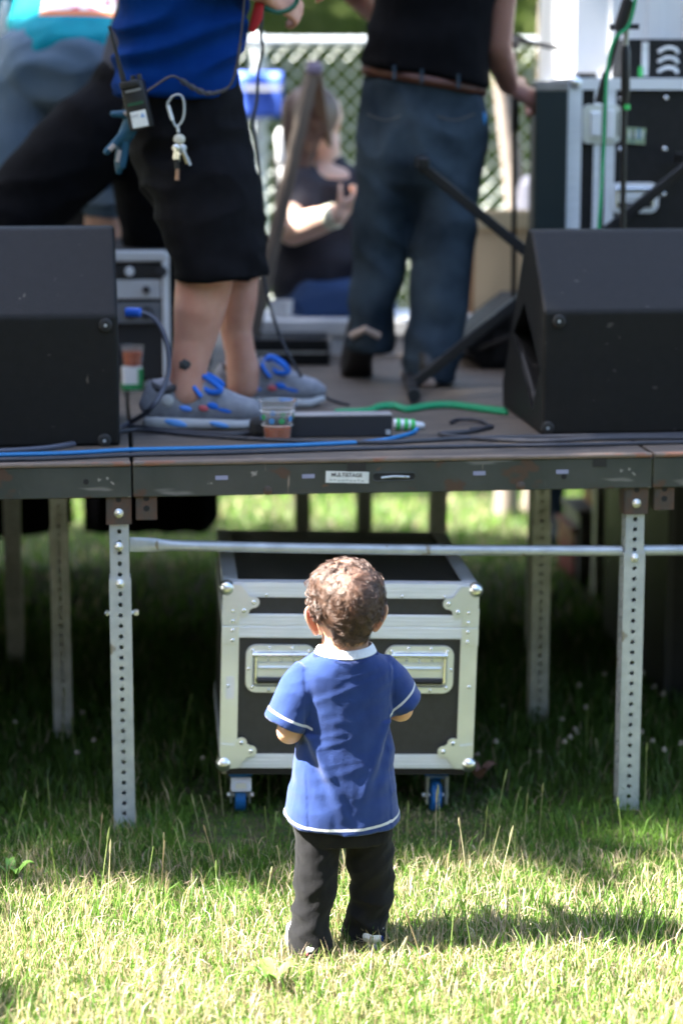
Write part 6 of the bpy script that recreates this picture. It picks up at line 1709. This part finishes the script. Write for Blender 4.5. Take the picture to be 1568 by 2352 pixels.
# hair: a close cap under thousands of short curling strands
cap_v, cap_f = ball((0, 0, 0), 1.0)
HM = bpy.data.materials.new('toddler_hair'); HM.use_nodes = True
hb_ = HM.node_tree.nodes['Principled BSDF']; hb_.inputs['Roughness'].default_value = .38; hb_.inputs['Specular IOR Level'].default_value = .7
hi = HM.node_tree.nodes.new('ShaderNodeAttribute'); hi.attribute_name = 'tint'; HM.node_tree.links.new(hi.outputs['Color'], hb_.inputs['Base Color'])
hr = random.Random(5)
def scalp(th, z):
    z_, a, yb, yf = head_row(z); cy = hc_.y + (yb + yf) / 2; b = (yf - yb) / 2
    return Vector((hc_.x + a * math.cos(th), cy + b * math.sin(th), z))
def scalp_n(th, z):
    e = .004; p = scalp(th + .03, z) - scalp(th - .03, z); q = scalp(th, min(.8078, z + e)) - scalp(th, z - e)
    return p.cross(q).normalized()
def outside(p):
    """push a point out of the skull"""
    if p.z > .8078: return p
    z_, a, yb, yf = head_row(max(.641, p.z)); cy = hc_.y + (yb + yf) / 2; b = (yf - yb) / 2
    u = math.hypot((p.x - hc_.x) / a, (p.y - cy) / b)
    lim = 1.02 if p.z > .72 else 1.04
    if u < lim and u > 1e-3: return Vector((hc_.x + (p.x - hc_.x) * (lim + .004) / u, cy + (p.y - cy) * (lim + .004) / u, p.z))
    return p
def bare(p, n):
    if n.y > .15 and p.z < hc_.z + .048 - .05 * max(0, .5 - n.y): return True
    if abs(n.x) > .62 and p.z < hc_.z - .024 and n.y > -.55: return True
    if p.z < .652 + .014 * (abs(p.x - hc_.x) / .045) ** 2: return True
    return False
whorl = hc_ + Vector((-.012, -.062, .050)); pts_all, sizes, rads, cols = [], [], [], []
def lock(th, z, kind, n_str, base_len):
    p0 = scalp(th, z); n0 = scalp_n(th, z)
    if bare(p0, n0): return
    q = p0 - whorl; q -= n0 * q.dot(n0); q = q.normalized() if q.length > 1e-4 else Vector((1, 0, 0))
    flow = q + n0.cross(q) * (.75 + .5 * nz(p0, 25, 1)) + Vector((0, 0, -.75)) + Vector((nz(p0, 28, 3), nz(p0, 28, 5), nz(p0, 28, 7))) * 1.5
    flow -= n0 * flow.dot(n0); flow.normalize(); sidev = n0.cross(flow)
    cv = hr.gauss(0, .55) if kind == 'flat' else hr.choice((-1, 1)) * hr.uniform(.6, 1.1)
    lift = hr.uniform(.06, .30) if kind == 'flat' else hr.uniform(1.2, 2.2)
    curl_in = -hr.uniform(.06, .26) if kind == 'flat' else -hr.uniform(.42, .75)
    tone = hr.random() ** 1.3; segs = 8
    for s in range(n_str):
        off = Vector((hr.gauss(0, 1), hr.gauss(0, 1), hr.gauss(0, 1))) * (.0021 if kind == 'flat' else .0018); off -= n0 * off.dot(n0)
        n = n0.copy(); cur = p0 + off; cur = outside(cur) - n * .001
        d = (flow + n * lift + sidev * hr.gauss(0, .18)).normalized(); ln = base_len * hr.uniform(.75, 1.15)
        c = Vector((.046, .021, .013)).lerp(Vector((.17, .09, .057)), min(1, max(0, (tone if kind == 'flat' else tone * .35) + hr.gauss(0, .16))))
        for k in range(segs):
            pts_all.append(cur.copy()); rads.append((.00044 if s % 3 == 0 or kind == 'curl' else .00026) * (1 - .6 * k / (segs - 1))); cols.append(c)
            cur = cur + d * ln / (segs - 1)
            d = Matrix.Rotation(cv * ln / .03 * .62 + hr.gauss(0, .05), 3, n) @ d
            ax = d.cross(n)
            if ax.length > 1e-4: d = (Matrix.Rotation(curl_in, 3, ax.normalized()) @ d).normalized()
            nxt = outside(cur)
            if (nxt - cur).length > 1e-6:
                cur = nxt; rel = (cur - Vector((hc_.x, hc_.y - .004, min(cur.z, .735)))).normalized(); d = d - rel * min(0, d.dot(rel)); d.normalize() if d.length > 1e-4 else None
            rel = (cur - Vector((hc_.x, hc_.y - .004, .735))).normalized(); n = (n * .5 + rel * .5).normalized()
        sizes.append(segs)
made = 0
while made < 1100:
    z = hr.uniform(.652, .8075)
    if hr.random() > (head_row(z)[1] + .012) / .087: continue
    lock(hr.uniform(0, 2 * math.pi), z, 'flat', 11, hr.uniform(.018, .036)); made += 1
for k in range(210):                                                # the crown, where the scalp lies flat
    rr_ = .062 * math.sqrt(hr.random()); z = .8078 - .020 * (rr_ / .062) ** 2.2; lock(hr.uniform(0, 6.28), z, 'flat', 11, hr.uniform(.018, .032))
for s_ in (-1, 1):                                                  # curls over the ears
    for k in range(34):
        th = (math.pi if s_ < 0 else 0) + hr.uniform(-.5, .35) * (-s_) * -1; lock(th, hr.uniform(.705, .775), 'curl', 7, hr.uniform(.034, .058))
for k in range(44): lock(hr.uniform(0, 6.28), hr.uniform(.796, .8075), 'curl', 6, hr.uniform(.026, .044))        # tuft on the crown
for k in range(170): lock(hr.uniform(0, 6.28), hr.uniform(.69, .8077), 'wisp', 1, hr.uniform(.020, .040))          # flyaway single hairs
for k in range(40): lock(-math.pi / 2 + hr.uniform(-1.0, 1.0), hr.uniform(.654, .684), 'curl', 6, hr.uniform(.012, .020))  # curls at the nape
hcv = bpy.data.hair_curves.new('hair'); hcv.add_curves(sizes)
hcv.attributes['position'].data.foreach_set('vector', np.array([tuple(p) for p in pts_all], dtype=np.float32).ravel())
ra_ = hcv.attributes.get('radius') or hcv.attributes.new('radius', 'FLOAT', 'POINT'); ra_.data.foreach_set('value', np.array(rads, dtype=np.float32))
ta_ = hcv.attributes.new('tint', 'FLOAT_COLOR', 'POINT'); ta_.data.foreach_set('color', np.array([(*c, 1) for c in cols], dtype=np.float32).ravel())
hcv.materials.append(HM)
link('hair', hcv, kid)
# the cap: skull surface in thin hair colour where hair grows
cv_, cf_ = [], []; n1, n2 = 56, 34
for j in range(n2 + 1):
    z = .645 + (.8079 - .645) * (j / n2)
    for i in range(n1):
        c_ = Vector((hc_.x, hc_.y - .004, z)); p = scalp(2 * math.pi * i / n1, z); cv_.append(c_ + (p - c_) * (1.018 + .027 * max(0, min(1, (.725 - z) / .02))) + Vector((0, 0, .0006)))
for j in range(n2):
    for i in range(n1):
        q = [j * n1 + i, j * n1 + (i + 1) % n1, (j + 1) * n1 + (i + 1) % n1, (j + 1) * n1 + i]
        z = .645 + (.8079 - .645) * (j + .5) / n2; th = 2 * math.pi * (i + .5) / n1
        if bare(scalp(th, z), scalp_n(th, z)): continue
        cf_.append(q)
cf_.append([n2 * n1 + i for i in range(n1)])
MB().add(cv_, cf_).build('hair_cap', mat('thin_hair_on_scalp', (.13, .072, .046), .6, 0, (.085, .045, .03), 50, bump=.3, bscale=160), kid, True)
